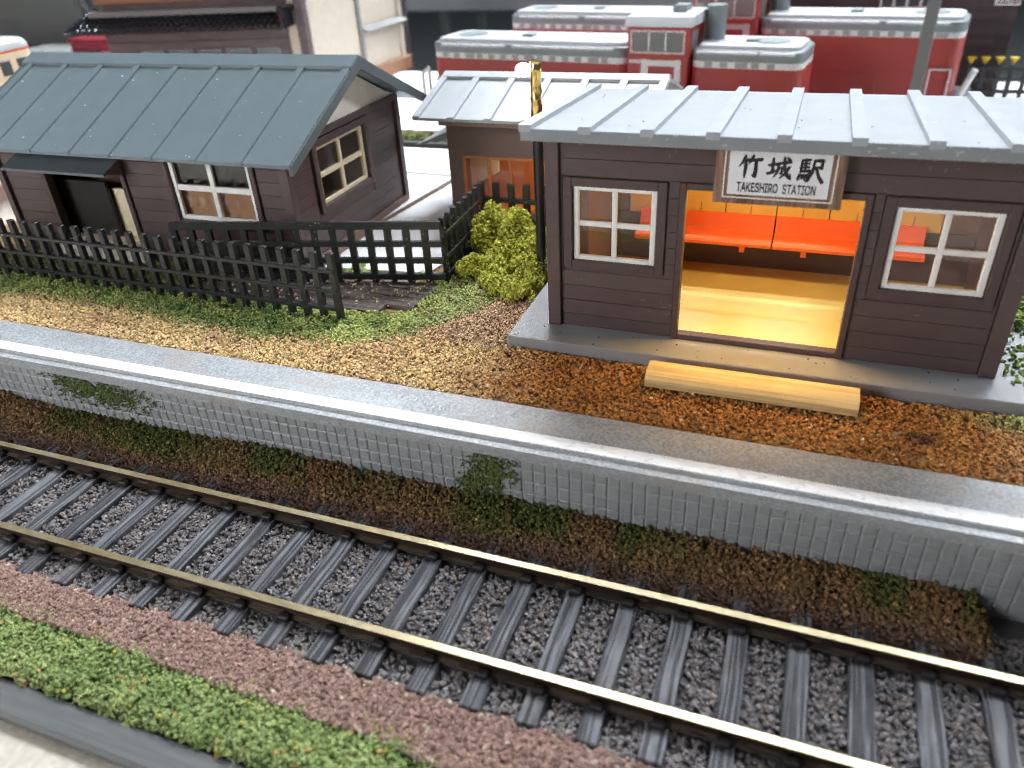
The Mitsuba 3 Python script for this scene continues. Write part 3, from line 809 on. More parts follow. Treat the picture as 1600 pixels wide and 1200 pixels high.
m, c = scatter(np.stack([np.r_[rng.uniform(36, 47, 900), rng.uniform(35, 44, 160)], np.r_[rng.uniform(84, 112, 900), rng.uniform(64, 88, 160)], np.r_[SZ + rng.uniform(0, 2.2, 900), SZ + rng.uniform(0, .4, 160)]], 1), rng.uniform(0.3, 0.8, 1060), lerp((0.10, 0.17, 0.04), (0.28, 0.33, 0.09), rng.uniform(size=1060)), OCTA, 0.9, 31, 0.2)
put('bush', m, 'foam', color=c, label='low green foam scattered on the slab right of the station', cat='bush')

# the station's name board
sg = thing('station_sign', 'wooden station name board with white panel hanging under the front eave over the door', 'sign')
put('board', box(-13.5, 5.7, 64.3, 65.5, 40.8, 50.2, 0.1), 'sign_wood', sg)
put('border', frame_boxes(-12.1, 4.35, 41.75, 50.15, 0.22, 0.0, 0.16, lambda m: xf(m, np.array([[1, 0, 0], [0, -1, 0], [0, 0, 1.0]]), (0, 64.3, 0)), 0.03), 'gable_white', sg)
pnl = put('panel', box(-11.35, 3.55, 64.1, 64.32, 42.35, 50.1, 0.05), 'sign_white', sg)


def brush(strokes, x, z, w, h, y, th=0.16):
    """Brush characters: strokes = [[(px, py, width), ...], ...] on a 100 x 100 square, drawn as tapered strips of ink."""
    from shapely.geometry import Point
    from shapely import union_all
    out = []
    for st_ in strokes:
        pcs = []
        for (a, b, ra), (c, d, rb) in zip(st_[:-1], st_[1:]):
            pcs.append(union_all([Point(a, b).buffer(ra * 0.78, 5), Point(c, d).buffer(rb * 0.78, 5)]).convex_hull)
        out.append(union_all(pcs))
    shape = union_all(out)
    ms = []
    for g in getattr(shape, 'geoms', [shape]):
        m = trimesh.creation.extrude_polygon(g.simplify(0.4), th, engine='earcut')
        v = np.asarray(m.vertices)
        ms.append((np.stack([x + v[:, 0] / 100 * w, y - v[:, 2], z + v[:, 1] / 100 * h], 1), np.asarray(m.faces)))
    return join(ms)


TAKE = [[(30, 95, 8), (24, 76, 9), (6, 50, 3)], [(22, 74, 7), (46, 80, 10)], [(33, 72, 9), (33, 40, 10), (31, 4, 6)], [(62, 97, 9), (57, 80, 9), (45, 62, 3)], [(58, 78, 7), (97, 84, 11)], [(76, 78, 9), (77, 40, 11), (75, 10, 11), (62, 16, 3)]]
SHIRO = [[(4, 62, 7), (38, 68, 9)], [(21, 90, 8), (21, 30, 9)], [(2, 24, 9), (40, 40, 6)], [(40, 70, 7), (96, 80, 9)], [(46, 70, 8), (44, 36, 8), (28, 8, 3)], [(46, 50, 6), (62, 53, 7), (60, 26, 7), (53, 28, 3)], [(68, 96, 8), (72, 55, 9), (84, 20, 10), (99, 6, 9), (98, 26, 3)], [(92, 56, 8), (78, 28, 8), (54, 4, 3)], [(82, 96, 7), (90, 88, 10)]]
EKI = [[(12, 92, 7), (10, 44, 8)], [(12, 92, 6), (42, 95, 8)], [(12, 77, 5), (40, 80, 6)], [(12, 62, 5), (40, 65, 6)], [(26, 92, 6), (26, 48, 7)], [(10, 46, 7), (46, 50, 8), (44, 20, 9), (36, 6, 8), (28, 12, 3)], [(6, 30, 7), (2, 12, 8)], [(15, 32, 6), (17, 18, 7)], [(24, 32, 6), (27, 20, 7)], [(33, 33, 6), (37, 23, 7)], [(60, 92, 7), (58, 50, 8), (44, 4, 3)], [(60, 92, 7), (92, 95, 9), (90, 62, 8)], [(60, 64, 6), (90, 66, 7)], [(70, 62, 7), (82, 28, 9), (99, 4, 10)]]
for nm, cx, cz, s_ in ((TAKE, -8.3, 46.85, 3.5), (SHIRO, -3.9, 46.85, 3.4), (EKI, 0.65, 46.7, 3.6)):
    put('character', brush(nm, cx - s_ / 2, cz - s_ / 2, s_, s_, 64.12), 'ink', pnl)
tm = meshkit.text_mesh('TAKESHIRO  STATION', 1.0, 0.15, bold=True)
v = np.asarray(tm.vertices); v = v - [v[:, 0].min(), 0, 0]; wtx = v[:, 0].max()
put('lettering', (np.stack([-9.95 + v[:, 0] / wtx * 11.7, 64.12 - v[:, 2], 42.95 + v[:, 1] * 1.42], 1), np.asarray(tm.faces)), 'ink', pnl)

# timber step in front of the door
stp = thing('timber_step', 'pale bamboo stick laid as a step in front of the station door', 'step')
put('stick', prism([(51.6, 12.3), (54.9, 12.0), (56.6, 12.6), (56.9, 14.4), (55.6, 15.1), (52.4, 14.7), (51.4, 13.7)], -20.6, 13.0, 'x'), 'bamboo', stp, smooth=50)

# ------------------------------------------------------------------ gable house on the left
hs = thing('gable_house', 'brown timber house with dark slate seamed gable roof behind the long fence', 'house')
HA, HT = np.array([-105.31, 77.94, 0]), 0.01
HU = np.array([-math.cos(HT), -math.sin(HT), 0]); HV = np.array([-math.sin(HT), math.cos(HT), 0])
HL, HD, HZ, HW = 85.6, 51.7, 12.0, 41.8
HM = np.stack([HU, HV, [0, 0, 1.0]], 1)
hp = lambda m: xf((m[0], m[1][:, ::-1]) if not hasattr(m, 'vertices') else (m.vertices, m.faces[:, ::-1]), HM, HA)     # house frame (u left, v back, z)
hfront = lambda m: hp(xf(m, np.array([[1, 0, 0], [0, -1, 0], [0, 0, 1.0]])))
hgable = lambda m: hp(xf(m, np.array([[0, -1, 0], [1, 0, 0], [0, 0, 1.0]])))
hleft = lambda m: hp(xf(m, np.array([[0, 1, 0], [1, 0, 0], [0, 0, 1.0]]), (HL, 0, 0)))
hback = lambda m: hp(xf(m, np.array([[1, 0, 0], [0, 1, 0], [0, 0, 1.0]]), (0, HD, 0)))
FW, FD = (9.5, 31.9, 23.3, 38.2), (46.6, 70.6, 13.2, 36.2)
w_ = put('wall', wall_slab(0, HL, HZ, HW, [FW, FD], -1.2, -0.02, hfront), 'brown_plastic', hs)
clapboard(w_, 1.5, HL - 1.5, HZ, HW, 39.6, 2.95, [(FW[0] - 1.7, FW[1] + 1.6, FW[2] - 1.2, FW[3] + 1.5), (FD[0] - 1.5, FD[1] + 1.6, HZ, FD[3] + 1.4)], hfront)
put('window_surround', frame_boxes(FW[0] - 1.5, FW[1] + 1.4, FW[2] - 1.1, FW[3] + 1.3, 1.35, -0.1, 0.85, hfront), 'brown_plastic_b', hs)
cross_window(hs, FW[0], FW[1], FW[2], FW[3], hfront, w=1.15, bar=1.3, depth=-0.35, split=0.52)
put('door_frame', [hfront(box(FD[0] - 1.3, FD[0], -1.4, 0.9, HZ, FD[3] + 1.2, 0.1)), hfront(box(FD[1], FD[1] + 1.3, -1.4, 0.9, HZ, FD[3] + 1.2, 0.1)), hfront(box(FD[0], FD[1], -1.4, 0.9, FD[3], FD[3] + 1.2, 0.1))], 'brown_plastic_b', hs)
put('doorstep', hfront(box(FD[0] - 2, FD[1] + 2, 0.0, 3.2, HZ, 15.4, 0.15)), 'gable_white', hs)
GW = (11.6, 33.5, 24.4, 38.6)
g_ = put('wall', wall_slab(0, HD, HZ, HW, [GW], -1.2, -0.02, hgable), 'brown_plastic', hs)
clapboard(g_, 1.5, HD - 1.5, HZ + 2.6, HW - 1.6, 40.2, 2.75, [(GW[0] - 2.4, GW[1] + 2.4, GW[2] - 1.4, GW[3] + 1.7)], hgable)
put('window_surround', frame_boxes(GW[0] - 1.9, GW[1] + 1.9, GW[2] - 1.2, GW[3] + 1.4, 1.7, -0.1, 0.95, hgable), 'brown_plastic_b', hs)
cross_window(hs, GW[0], GW[1], GW[2], GW[3], hgable, sash='cream_paint', w=1.25, bar=1.2, depth=-0.35)
put('skirting', hgable(box(-0.3, HD + 0.3, 0.0, 1.1, HZ, HZ + 2.5, 0.12)), 'warm_brown', hs)
put('head_beam', hgable(box(0.8, HD - 0.8, 0.0, 0.9, HW - 1.5, HW, 0.1)), 'brown_plastic_b', hs)
put('wall', wall_slab(0, HD, HZ, HW, [], -1.2, -0.02, hleft), 'brown_plastic', hs)
put('wall', wall_slab(0, HL, HZ, HW, [(50, 70, 26, 36)], -1.2, -0.02, hback), 'warm_brown', hs)
for (u, vv) in ((0, 0), (HL, 0), (0, HD), (HL, HD)):
    put('corner_post', hp(box(u - 0.9 if u else -0.95, u + 0.9 if u else 1.5, vv - 1.0, vv + 1.0, HZ, HW - 0.2, 0.12)), 'brown_plastic_c', hs)
# white gable infill
zt = lambda v_: 54.9 - abs(v_ - HD / 2) * 0.463
for plc in (hgable, hleft):
    put('gable', plc(prism([(1.2, HW), (HD - 1.2, HW), (HD / 2, zt(HD / 2) - 1.35)], -1.0, 0.2, 'y')), 'gable_white', hs)
# inside
put('floor', hp(box(1, HL - 1, 1.2, HD - 1.2, 14.6, 15.4)), 'cream_paint', hs)
put('counter', hp(box(8.0, 34, 1.9, 3.2, 15.4, 31.0, 0.1)), 'cardboard', hs)
put('partition', hp(box(57.0, 84.0, 3.6, 4.6, 15.4, 29.5)), 'chair_black', hs)
put('inner_wall', hp(box(44.0, 57.0, 5.2, 6.0, 13.0, 27.5)), 'cream_paint', hs)
put('lining', hp(box(40, 88, 10.0, 10.8, 26.0, 40.0)), 'warm_brown', hs)
put('cabinet', hp(box(30, 46, 18, 26, 15.4, 40)), 'chair_black', hs)
put('shelf', hp(box(14, 50, 40, 44, 24, 33)), 'pink_panel', hs)
put('cushion', hp(box(19.2, 22.6, 14.0, 16, 32.5, 38.5, 0.6)), 'red_cloth', hs)
put('wall_lining', hp(box(1.3, HL - 1.3, HD - 2.6, HD - 1.3, 15.4, 24)), 'cardboard', hs)
# roof
ov, gv, sl = 6.73, 6.82, 0.463
def rp(v_, off=0.0):
    return 54.9 - abs(v_ - HD / 2) * sl + off
prof = [(-ov, rp(-ov)), (HD / 2, 54.9), (HD + ov, rp(-ov)), (HD + ov, rp(-ov) - 0.7), (HD / 2, 54.9 - 1.3), (-ov, rp(-ov) - 0.7)]
rf = put('roof', hp(prism(prof, -gv, HL + gv, 'x')), 'slate_roof', hs)
for (u0, u1) in ((-gv - 0.05, -gv + 0.85), (HL + gv - 0.85, HL + gv + 0.05)):
    put('bargeboard', hp(prism([(-ov - 0.1, rp(-ov) + 0.12), (HD / 2, 55.02), (HD + ov + 0.1, rp(-ov) + 0.12), (HD + ov + 0.1, rp(-ov) - 2.1), (HD / 2, 52.6), (-ov - 0.1, rp(-ov) - 2.1)], u0, u1, 'x')), 'slate_dark', rf)
put('ridge_cap', hp(prism([(HD / 2 - 3.9, rp(HD / 2 - 3.9, 0.05)), (HD / 2 - 3.9, rp(HD / 2 - 3.9, 0.75)), (HD / 2, 55.62), (HD / 2 + 3.9, rp(HD / 2 - 3.9, 0.75)), (HD / 2 + 3.9, rp(HD / 2 - 3.9, 0.05)), (HD / 2, 54.6)], -gv + 0.1, HL + gv - 0.1, 'x')), 'slate_roof', rf)
for i in range(9):
    uc_ = -5.27 - 0.35 + 11.85 * i
    for s_ in (0, 1):
        if s_ == 0:
            pr_ = [(-ov - 0.3, rp(-ov, -0.45)), (-ov - 0.3, rp(-ov, 0.30)), (HD / 2 - 3.0, rp(HD / 2 - 3.0, 0.5)), (HD / 2 - 3.0, rp(HD / 2 - 3.0, -0.1))]
        else:
            pr_ = [(HD + ov + 0.3, rp(-ov, -0.45)), (HD + ov + 0.3, rp(-ov, 0.30)), (HD / 2 + 3.0, rp(HD / 2 - 3.0, 0.62)), (HD / 2 + 3.0, rp(HD / 2 - 3.0, -0.1))]
        put('seam', hp(prism(pr_, uc_ - 0.85, uc_ + 0.85, 'x')), 'slate_roof', rf)
q = np.stack([rng.uniform(-6, HL + 5, 70), rng.uniform(-ov, HD / 2 - 5, 70)], 1)
v, _ = hp((np.stack([q[:, 0], q[:, 1], rp(q[:, 1]) + 0.05], 1), np.zeros((1, 3), int)))
specks(rf, v, np.r_[rng.uniform(0.08, 0.17, 58), rng.uniform(0.18, 0.30, 12)])
q = np.stack([np.full(46, -5.6 - 0.95) + np.where(rng.uniform(size=46) < .5, 0, 12.8) + rng.normal(0, .05, 46), rng.uniform(-ov, HD / 2 - 5, 46)], 1)
v, _ = hp((np.stack([q[:, 0], q[:, 1], rp(q[:, 1]) + 0.35], 1), np.zeros((1, 3), int)))
specks(rf, v, rng.uniform(0.06, 0.15, 46))
# door canopy
cp = put('door_canopy', hp(prism([(0.0, 36.9), (0.0, 37.6), (-6.4, 35.1), (-6.5, 34.5)], 45.0, 77.0, 'x')), 'slate_dark', hs)
put('canopy_bracket', [hp(prism([(0.0, 33.0), (0.0, 36.9), (-5.6, 34.9)], u_, u_ + 0.8, 'x')) for u_ in (45.4, 75.6)], 'warm_brown', cp)

# white card base plates behind the house
wp = thing('white_base_card', 'white card plates lying on the layout between the house and the small shed', 'card')
put('plate', box(-200, -50, 112.5, 181, 10.6, ZG, 0.1), 'white_board', wp)
put('plate', prism([(-104.5, 83.5), (-78, 86.5), (-74, 112.3), (-104.5, 112.3)], ZG - 0.7, ZG - 0.1, 'z'), 'white_board', wp)
put('plate', prism([(-108.5, 77.0), (-100.5, 150), (-198, 150), (-198, 128), (-106.6, 128)], ZG, ZG + 0.9, 'z'), 'white_board', wp)
put('plate_edge', prism([(-107.2, 95), (-106.5, 95), (-99.8, 150), (-100.5, 150)], ZG, ZG + 0.85, 'z'), 'board_edge', wp)
put('plate', prism([(-200, 158), (-60, 153), (-60, 181), (-200, 181)], ZG, ZG + 0.5, 'z'), 'white_board', wp)

# ------------------------------------------------------------------ small shed with the orange lit window
sd = thing('small_shed', 'small brown shed with pale grey seamed roof and orange lit window behind the bush', 'shed')
sfront = lambda m: xf(m, np.array([[1, 0, 0], [0, -1, 0], [0, 0, 1.0]]), (0, 124.0, 0))
SW = (-84.4, -60.5, 13.5, 28.0)
put('wall', wall_slab(-88.3, -38, 11.0, 38.0, [SW], -1.2, 0, sfront), 'shed_brown', sd)
put('wall', [box(-88.3, -87.1, 125.2, 153, 11, 40), box(-39.2, -38, 125.2, 153, 11, 40), box(-87.1, -39.2, 151.8, 153, 11, 40)], 'shed_brown', sd)
put('window_frame', frame_boxes(SW[0], SW[1], SW[2], SW[3], 0.75, -0.8, 0.1, sfront), 'shed_orange', sd)
put('mullion', [sfront(box(-77.6, -76.8, -0.7, 0.0, SW[2] + 0.75, SW[3] - 0.75, 0.1)), sfront(box(-71.6, -70.9, -0.7, 0.0, SW[2] + 0.75, SW[3] - 0.75, 0.1))], 'shed_orange', sd)
vv_ = np.array([[SW[0] + .5, 0, SW[2] + .5], [SW[1] - .5, 0, SW[2] + .5], [SW[1] - .5, 0, SW[3] - .5], [SW[0] + .5, 0, SW[3] - .5]])
put('pane', (vv_ + [0, 124.9, 0], np.array([[0, 1, 2], [0, 2, 3]])), 'glass', sd)
put('back_panel', box(-87.1, -39.2, 138, 138.8, 12, 37), 'shed_orange', sd)
put('white_panel', prism([(-86.8, 16.5), (-86.8, 36.0), (-78.5, 36.0), (-78.5, 21.0)], 134.0, 135.0, 'y'), 'gable_white', sd)
put('floor', box(-87.1, -39.2, 125.3, 151.8, 11.6, 12.4), 'shed_orange', sd)
srz = lambda y: 38.6 + (y - 118.0) * 0.31 if y < 139 else 38.6 + 21 * 0.31 - (y - 139) * 0.31
sr = put('roof', prism([(118, 38.6), (139, srz(139)), (160, 38.6), (160, 37.9), (139, srz(139) - 1.0), (118, 37.9)], -94.3, -34.2, 'x'), 'pale_grey_roof', sd)
put('ridge_cap', prism([(136.2, srz(136.2) + 0.05), (136.2, srz(136.2) + 0.75), (139, srz(139) + 0.75), (141.8, srz(136.2) + 0.75), (141.8, srz(136.2) + 0.05), (139, srz(139) - 0.2)], -94.1, -34.4, 'x'), 'pale_grey_roof', sr)
for i, xr in enumerate((-93.4, -84.0, -74.2, -64.4, -54.6, -44.8, -35.2)):
    put('rib', prism([(117.6, 38.1), (117.6, 39.05), (137.0, srz(137.0) + 0.62), (137.0, srz(137.0) - 0.1)], xr - 0.9, xr + 0.9, 'x'), 'pale_grey_trim', sr)
put('fascia', box(-88.0, -38.5, 119.2, 124.0, 36.6, 38.2), 'shed_brown', sd)
put('side_awning', prism([(-99.2, 29.2), (-88.4, 33.4), (-88.4, 31.6)], 126.5, 145, 'y'), 'pale_grey_trim', sd)
led('led_chip', sd, -70, -58, 127.5, 131.5, 36.0, 22 * np.array([1.0, 0.55, 0.2]))

# ------------------------------------------------------------------ lamp post with gold foil
lp = thing('lamp_post', 'black tube lamp post with crinkled gold foil and a glowing bulb at its top', 'lamp post')
LX, LY = -51.0, 88.0
put('tube', tube((LX, LY, 11), (LX, LY, 44.5), 1.05, 20), 'black_gloss', lp, smooth=40)
r3 = np.random.default_rng(5)
nz_, na = 34, 22
zz = np.linspace(44.0, 57.4, nz_); aa = np.arange(na) * 2 * np.pi / na
Z, A = np.meshgrid(zz, aa, indexing='ij')
nn = meshkit.noise(np.stack([np.cos(A) * 1.1 + 5, np.sin(A) * 1.1 + 5, Z * 0.75], -1), 3)
nn2 = meshkit.noise(np.stack([np.cos(A) * 2.6 + 9, np.sin(A) * 2.6 + 5, Z * 1.5], -1), 4)
rr_ = 1.02 + 0.42 * (nn - 0.4) * sstep(44, 49, Z) + 0.2 * (nn2 - 0.5) * sstep(45, 50, Z)
v = np.stack([LX + rr_ * np.cos(A), LY + rr_ * np.sin(A), Z], -1).reshape(-1, 3)
i, j = np.meshgrid(np.arange(nz_ - 1), np.arange(na), indexing='ij')
q = np.stack([i * na + j, i * na + (j + 1) % na, (i + 1) * na + (j + 1) % na, (i + 1) * na + j], -1).reshape(-1, 4)
put('foil_sleeve', (v, np.vstack([q[:, [0, 1, 2]], q[:, [0, 2, 3]]])), 'brass_foil', lp, smooth=True)
put('foil_cap', tube((LX, LY, 57.2), (LX + 0.1, LY, 57.6), 1.0, 14), 'brass_foil', lp)
bm = trimesh.creation.icosphere(2, 1.15)
bl_ = mikit.ply(trimesh.Trimesh((np.asarray(bm.vertices) * [1.5, 1, 1.1] + [LX - 2.3, LY - 0.3, 56.0]) * MM, bm.faces, process=False), {'type': 'diffuse', 'reflectance': rgb(0.8, 0.8, 0.8)}, smooth=True)
bl_['emitter'] = {'type': 'area', 'radiance': rgb(*(150 * np.array([1.0, 0.80, 0.48])))}
scene[numbered(lp + '__bulb')] = bl_

# ------------------------------------------------------------------ background: second module, trains, houses
put('rear_module', box(-260, 140, 214, 232, -3, 4.6, 0.3), 'frame_grey', kind='structure', label='dark grey framed edge of the module behind')
gx = rng.uniform(-230, 100, 5200); gy = rng.uniform(216.5, 228.5, 5200)
gc = lerp(lerp((0.11, 0.15, 0.05), (0.24, 0.26, 0.09), rng.uniform(size=5200)), (0.30, 0.22, 0.15), sstep(222, 227, gy + 3 * (nz(gx, gy, 0.05) - 0.5)))
m, c = scatter(np.stack([gx, gy, 4.6 + rng.uniform(0, 0.9, 5200)], 1), rng.uniform(0.5, 1.2, 5200), gc, OCTA, 0.8, 41, 0.2)
put('rear_grass', m, 'turf', color=c, kind='stuff', label='strip of green and tan turf on the module behind the shed', cat='grass')


def rounded(x0, x1, y0, y1, z0, z1, rc, ch=0.0, n=6, top=1.0):
    """A box with corners rounded in plan by rc and its top edge eased by ch."""
    from shapely.geometry import box as sb
    pg = sb(x0 + rc, y0 + rc, x1 - rc, y1 - rc).buffer(rc, n)
    ring = np.array(pg.exterior.coords)[:-1]
    if ring.shape[0] and not pg.exterior.is_ccw:
        ring = ring[::-1]
    c0 = np.array([(x0 + x1) / 2, (y0 + y1) / 2])
    sx = 1 - ch / ((x1 - x0) / 2); sy = 1 - ch / ((y1 - y0) / 2)
    layers = [(ring, z0), (ring, z1 - ch)]
    for a in (30, 60, 90):
        k = 1 - math.cos(math.radians(a))
        s = np.array([1 - ch * k / ((x1 - x0) / 2), 1 - ch * k / ((y1 - y0) / 2)])
        layers.append((c0 + (ring - c0) * s, z1 - ch + ch * math.sin(math.radians(a)) * top))
    return loft(layers, c0)


def loft(layers, c0):
    n = len(layers[0][0]); vs = [np.c_[r, np.full(n, z)] for r, z in layers]
    v = np.vstack(vs + [[[c0[0], c0[1], layers[0][1]]], [[c0[0], c0[1], layers[-1][1]]]])
    i = np.arange(n); j = (i + 1) % n; f = []
    for k in range(len(layers) - 1):
        a, b = k * n, (k + 1) * n
        f += [np.stack([a + i, a + j, b + j], 1), np.stack([a + i, b + j, b + i], 1)]
    L = len(layers) * n
    f += [np.stack([j, i, i * 0 + L], 1), np.stack([(len(layers) - 1) * n + i, (len(layers) - 1) * n + j, i * 0 + L + 1], 1)]
    return v, np.vstack(f)


def locomotive(label, cx, cy, ang, hl, half, cab0, cab1, wid, zt, cabz, shutters):
    """A centre-cab diesel in its own frame (t along the near side, w away from the viewer), near side at w = 0."""
    lo = thing('diesel_locomotive', label, 'locomotive', None)
    M = rotz(-ang)
    L = lambda m: xf(m, M, (cx, cy, 0))
    zb = 11.0
    put('frame', L(box(-hl - 6, half + 6, 2.0, wid - 2.0, 8.0, zb, 0.4)), 'dark_grey', lo)
    for k in range(2):
        bx0 = -hl + 10 if k == 0 else half - 46
        bg = put('bogie', L(box(bx0, bx0 + 36, 5, wid - 5, 2.6, 8.0, 0.5)), 'dark_grey', lo)
        for q_ in range(2):
            put('wheel', [L(tube((bx0 + 8 + 20 * q_, 5.6, 5.2), (bx0 + 8 + 20 * q_, 7.6, 5.2), 5.2, 20)), L(tube((bx0 + 8 + 20 * q_, wid - 7.6, 5.2), (bx0 + 8 + 20 * q_, wid - 5.6, 5.2), 5.2, 20))], 'mid_grey', bg)
    for (a, b, nm) in ((-hl, cab0 - 0.4, 'l'), (cab1 + 0.4, half, 'r')):
        rc = 4.5
        h = put('hood', L(rounded(a, b, 1.0, wid - 1.0, zb, zt - 6.2, rc, 0.0)), 'loco_red', lo)
        put('hood_band', L(rounded(a + 0.05, b - 0.05, 1.05, wid - 1.05, zt - 6.2, zt - 4.1, rc, 0.0)), 'loco_white', h)
        put('hood_cowl', L(rounded(a, b, 1.0, wid - 1.0, zt - 4.1, zt, rc, 1.2, top=0.7)), 'loco_grey', h)
        put('hood_top', L(rounded(a + 1.6, b - 1.6, 2.8, wid - 2.8, zt - 0.4, zt + 1.0, 4.0, 0.9)), 'loco_roof', h)
        # grey shutters in the white band
        n = int((b - a - 9) / 5.4)
        put('shutter', [L(box(a + 5.5 + 5.4 * q_, a + 5.5 + 5.4 * q_ + (2.6 if (q_ * 7 + shutters) % 5 else 4.2), 0.82, 1.3, zt - 6.0, zt - 4.3)) for q_ in range(n)], 'loco_shutter', h)
        ln = b - a
        for (p_, q_) in ((0.07, 0.40), (0.45, 0.93)) if nm == 'l' else ((0.07, 0.60), (0.64, 0.92)):
            x0, x1 = a + ln * p_, a + ln * q_
            put('handrail', L(path_tube([(x0, 1.0, zt - 1.2), (x0, 0.1, zt - 1.1), (x1, 0.1, zt - 1.1), (x1, 1.0, zt - 1.2)], 0.5, 7)), 'loco_white', h)
        fx = a + 13 if nm == 'l' else b - 13
        put('fan', L(tube((fx, wid / 2, zt + 0.9), (fx, wid / 2, zt + 1.3), 6.2, 28)), 'loco_grey', h)
        put('hatch', L(box(a + ln * 0.44, a + ln * 0.44 + 4.5, wid / 2 - 3.5, wid / 2 + 0.5, zt + 0.95, zt + 1.9, 0.2)), 'loco_grey', h)
        gx_ = half - 9 if nm == 'r' else -hl + 2
        put('grab_rail', L(path_tube([(gx_, 0.3, zb), (gx_, 0.3, zb + 10.5), (gx_ + 7, 0.3, zb + 10.5), (gx_ + 7, 0.3, zb)], 0.42, 7)), 'loco_white', lo)
        put('door_panel', L(box(a + ln * 0.5 - 10, a + ln * 0.5 + 10, 0.75, 1.1, zb + 1.5, zb + 8.0, 0.12)), 'loco_red', h)
    cb = put('cab', L(box(cab0, cab1, -0.6, wid + 0.6, zb, cabz - 3.2, 0.4)), 'loco_red', lo)
    wdt = cab1 - cab0
    prof = [(cab0 - 0.4, cabz - 3.2), (cab0 - 0.2, cabz - 1.2), (cab0 + 2.0, cabz + 0.1), ((cab0 + cab1) / 2, cabz + 0.7), (cab1 - 2.0, cabz + 0.1), (cab1 + 0.2, cabz - 1.2), (cab1 + 0.4, cabz - 3.2)]
    yprof = [(-1.4, cabz - 3.2), (-1.2, cabz - 2.0), (0.8, cabz - 0.2), (wid / 2, cabz + 0.6), (wid - 0.8, cabz - 0.2), (wid + 1.2, cabz - 2.0), (wid + 1.4, cabz - 3.2)]
    rf_ = put('roof', L(prism(yprof, cab0 - 1.0, cab1 + 1.0, 'x')), 'loco_roof', cb)
    put('vent', L(box(cab0 + wdt * 0.58, cab0 + wdt * 0.80, wid * 0.35, wid * 0.6, cabz, cabz + 2.6, 0.3)), 'loco_grey', rf_)
    # side window: three panes in a white frame
    z0, z1 = cabz - 12.0, cabz - 4.4
    wn = put('window', frame_boxes(cab0 + 1.2, cab1 - 1.2, z0, z1, 0.5, 0.55, 1.0, lambda m: L(xf(m, np.array([[1, 0, 0], [0, -1, 0], [0, 0, 1.0]]))), 0.1), 'loco_white', cb)
    ww = (wdt - 2.4 - 1.4) / 3
    for q_ in range(3):
        x0 = cab0 + 1.9 + q_ * ww
        put('pane', L(box(x0 + 0.15, x0 + ww - 0.15, -0.82, -0.5, z0 + 0.7, z1 - 0.7, 0.05)), 'cab_glass', wn)
        if q_:
            put('bar', L(box(x0 - 0.3, x0 + 0.3, -1.0, -0.5, z0 + 0.7, z1 - 0.7, 0.05)), 'loco_white', wn)
    for s_ in (cab1 + 0.05,):
        for (w0, w1) in ((wid * 0.12, wid * 0.36), (wid * 0.64, wid * 0.88)):
            put('end_window', L(box(s_ - 0.1, s_ + 0.25, w0, w1, cabz - 12.5, cabz - 5, 0.05)), 'cab_glass', cb)
    put('stripe', [L(box(cab0 + wdt * 0.24, cab0 + wdt * 0.36, -0.85, -0.5, zb + 1, z0 - 2.0)), L(box(cab0 + wdt * 0.80, cab0 + wdt * 0.90, -0.85, -0.5, zb + 1, z0 - 2.0)), L(box(cab0 + wdt * 0.36, cab0 + wdt * 0.80, -0.83, -0.5, z0 - 4.2, z0 - 2.2))], 'loco_white', cb)
    put('number_plate', [L(box(cab0 + 0.9 + 1.15 * q_, cab0 + 1.7 + 1.15 * q_, -0.85, -0.5, z0 - 3.4, z0 - 2.2)) for q_ in range(4)], 'loco_white', cb)
    put('exhaust_stack', L(tube((cab1 + 4.6, wid * 0.62, zt + 0.5), (cab1 + 4.6, wid * 0.62, cabz + 2.0), 3.6, 24)), 'loco_grey', lo, smooth=40)
    put('coupler', [L(box(half + 5.5, half + 9, wid / 2 - 1.5, wid / 2 + 1.5, 6, 9, 0.3)), L(box(-hl - 9, -hl - 5.5, wid / 2 - 1.5, wid / 2 + 1.5, 6, 9, 0.3))], 'dark_grey', lo)
    put('end_rail', L(path_tube([(-hl - 5.5, 1.0, zb), (-hl - 5.5, 1.0, zb + 12), (-hl - 2.2, 1.0, zb + 14.5), (-hl - 2.2, 1.0, zb)], 0.7, 7)), 'loco_white', lo)
    put('end_rail', L(path_tube([(half + 2.5, 0.8, zb), (half + 3.4, 0.8, zb + 3.5), (half + 6.0, 1.0, zb + 11.0)], 1.2, 7)), 'loco_white', lo)
    return lo


scene['cab_glass'] = {'type': 'twosided', 'bsdf': {'type': 'principled', 'base_color': rgb(0.20, 0.215, 0.215), 'roughness': 0.06, 'specular': 0.8}}
locomotive('red and grey diesel locomotive with white handrails, the nearer of the two behind the roofs', -72.0, 240.0, 0.13, 82.0, 66.0, 4.5, 27.0, 28.0, 35.8, 46.0, 1)
locomotive('red and grey diesel locomotive partly hidden behind the nearer engine', -40.0, 296.0, 0.16, 103.0, 88.0, -14.0, 13.0, 28.0, 38.3, 50.0, 3)

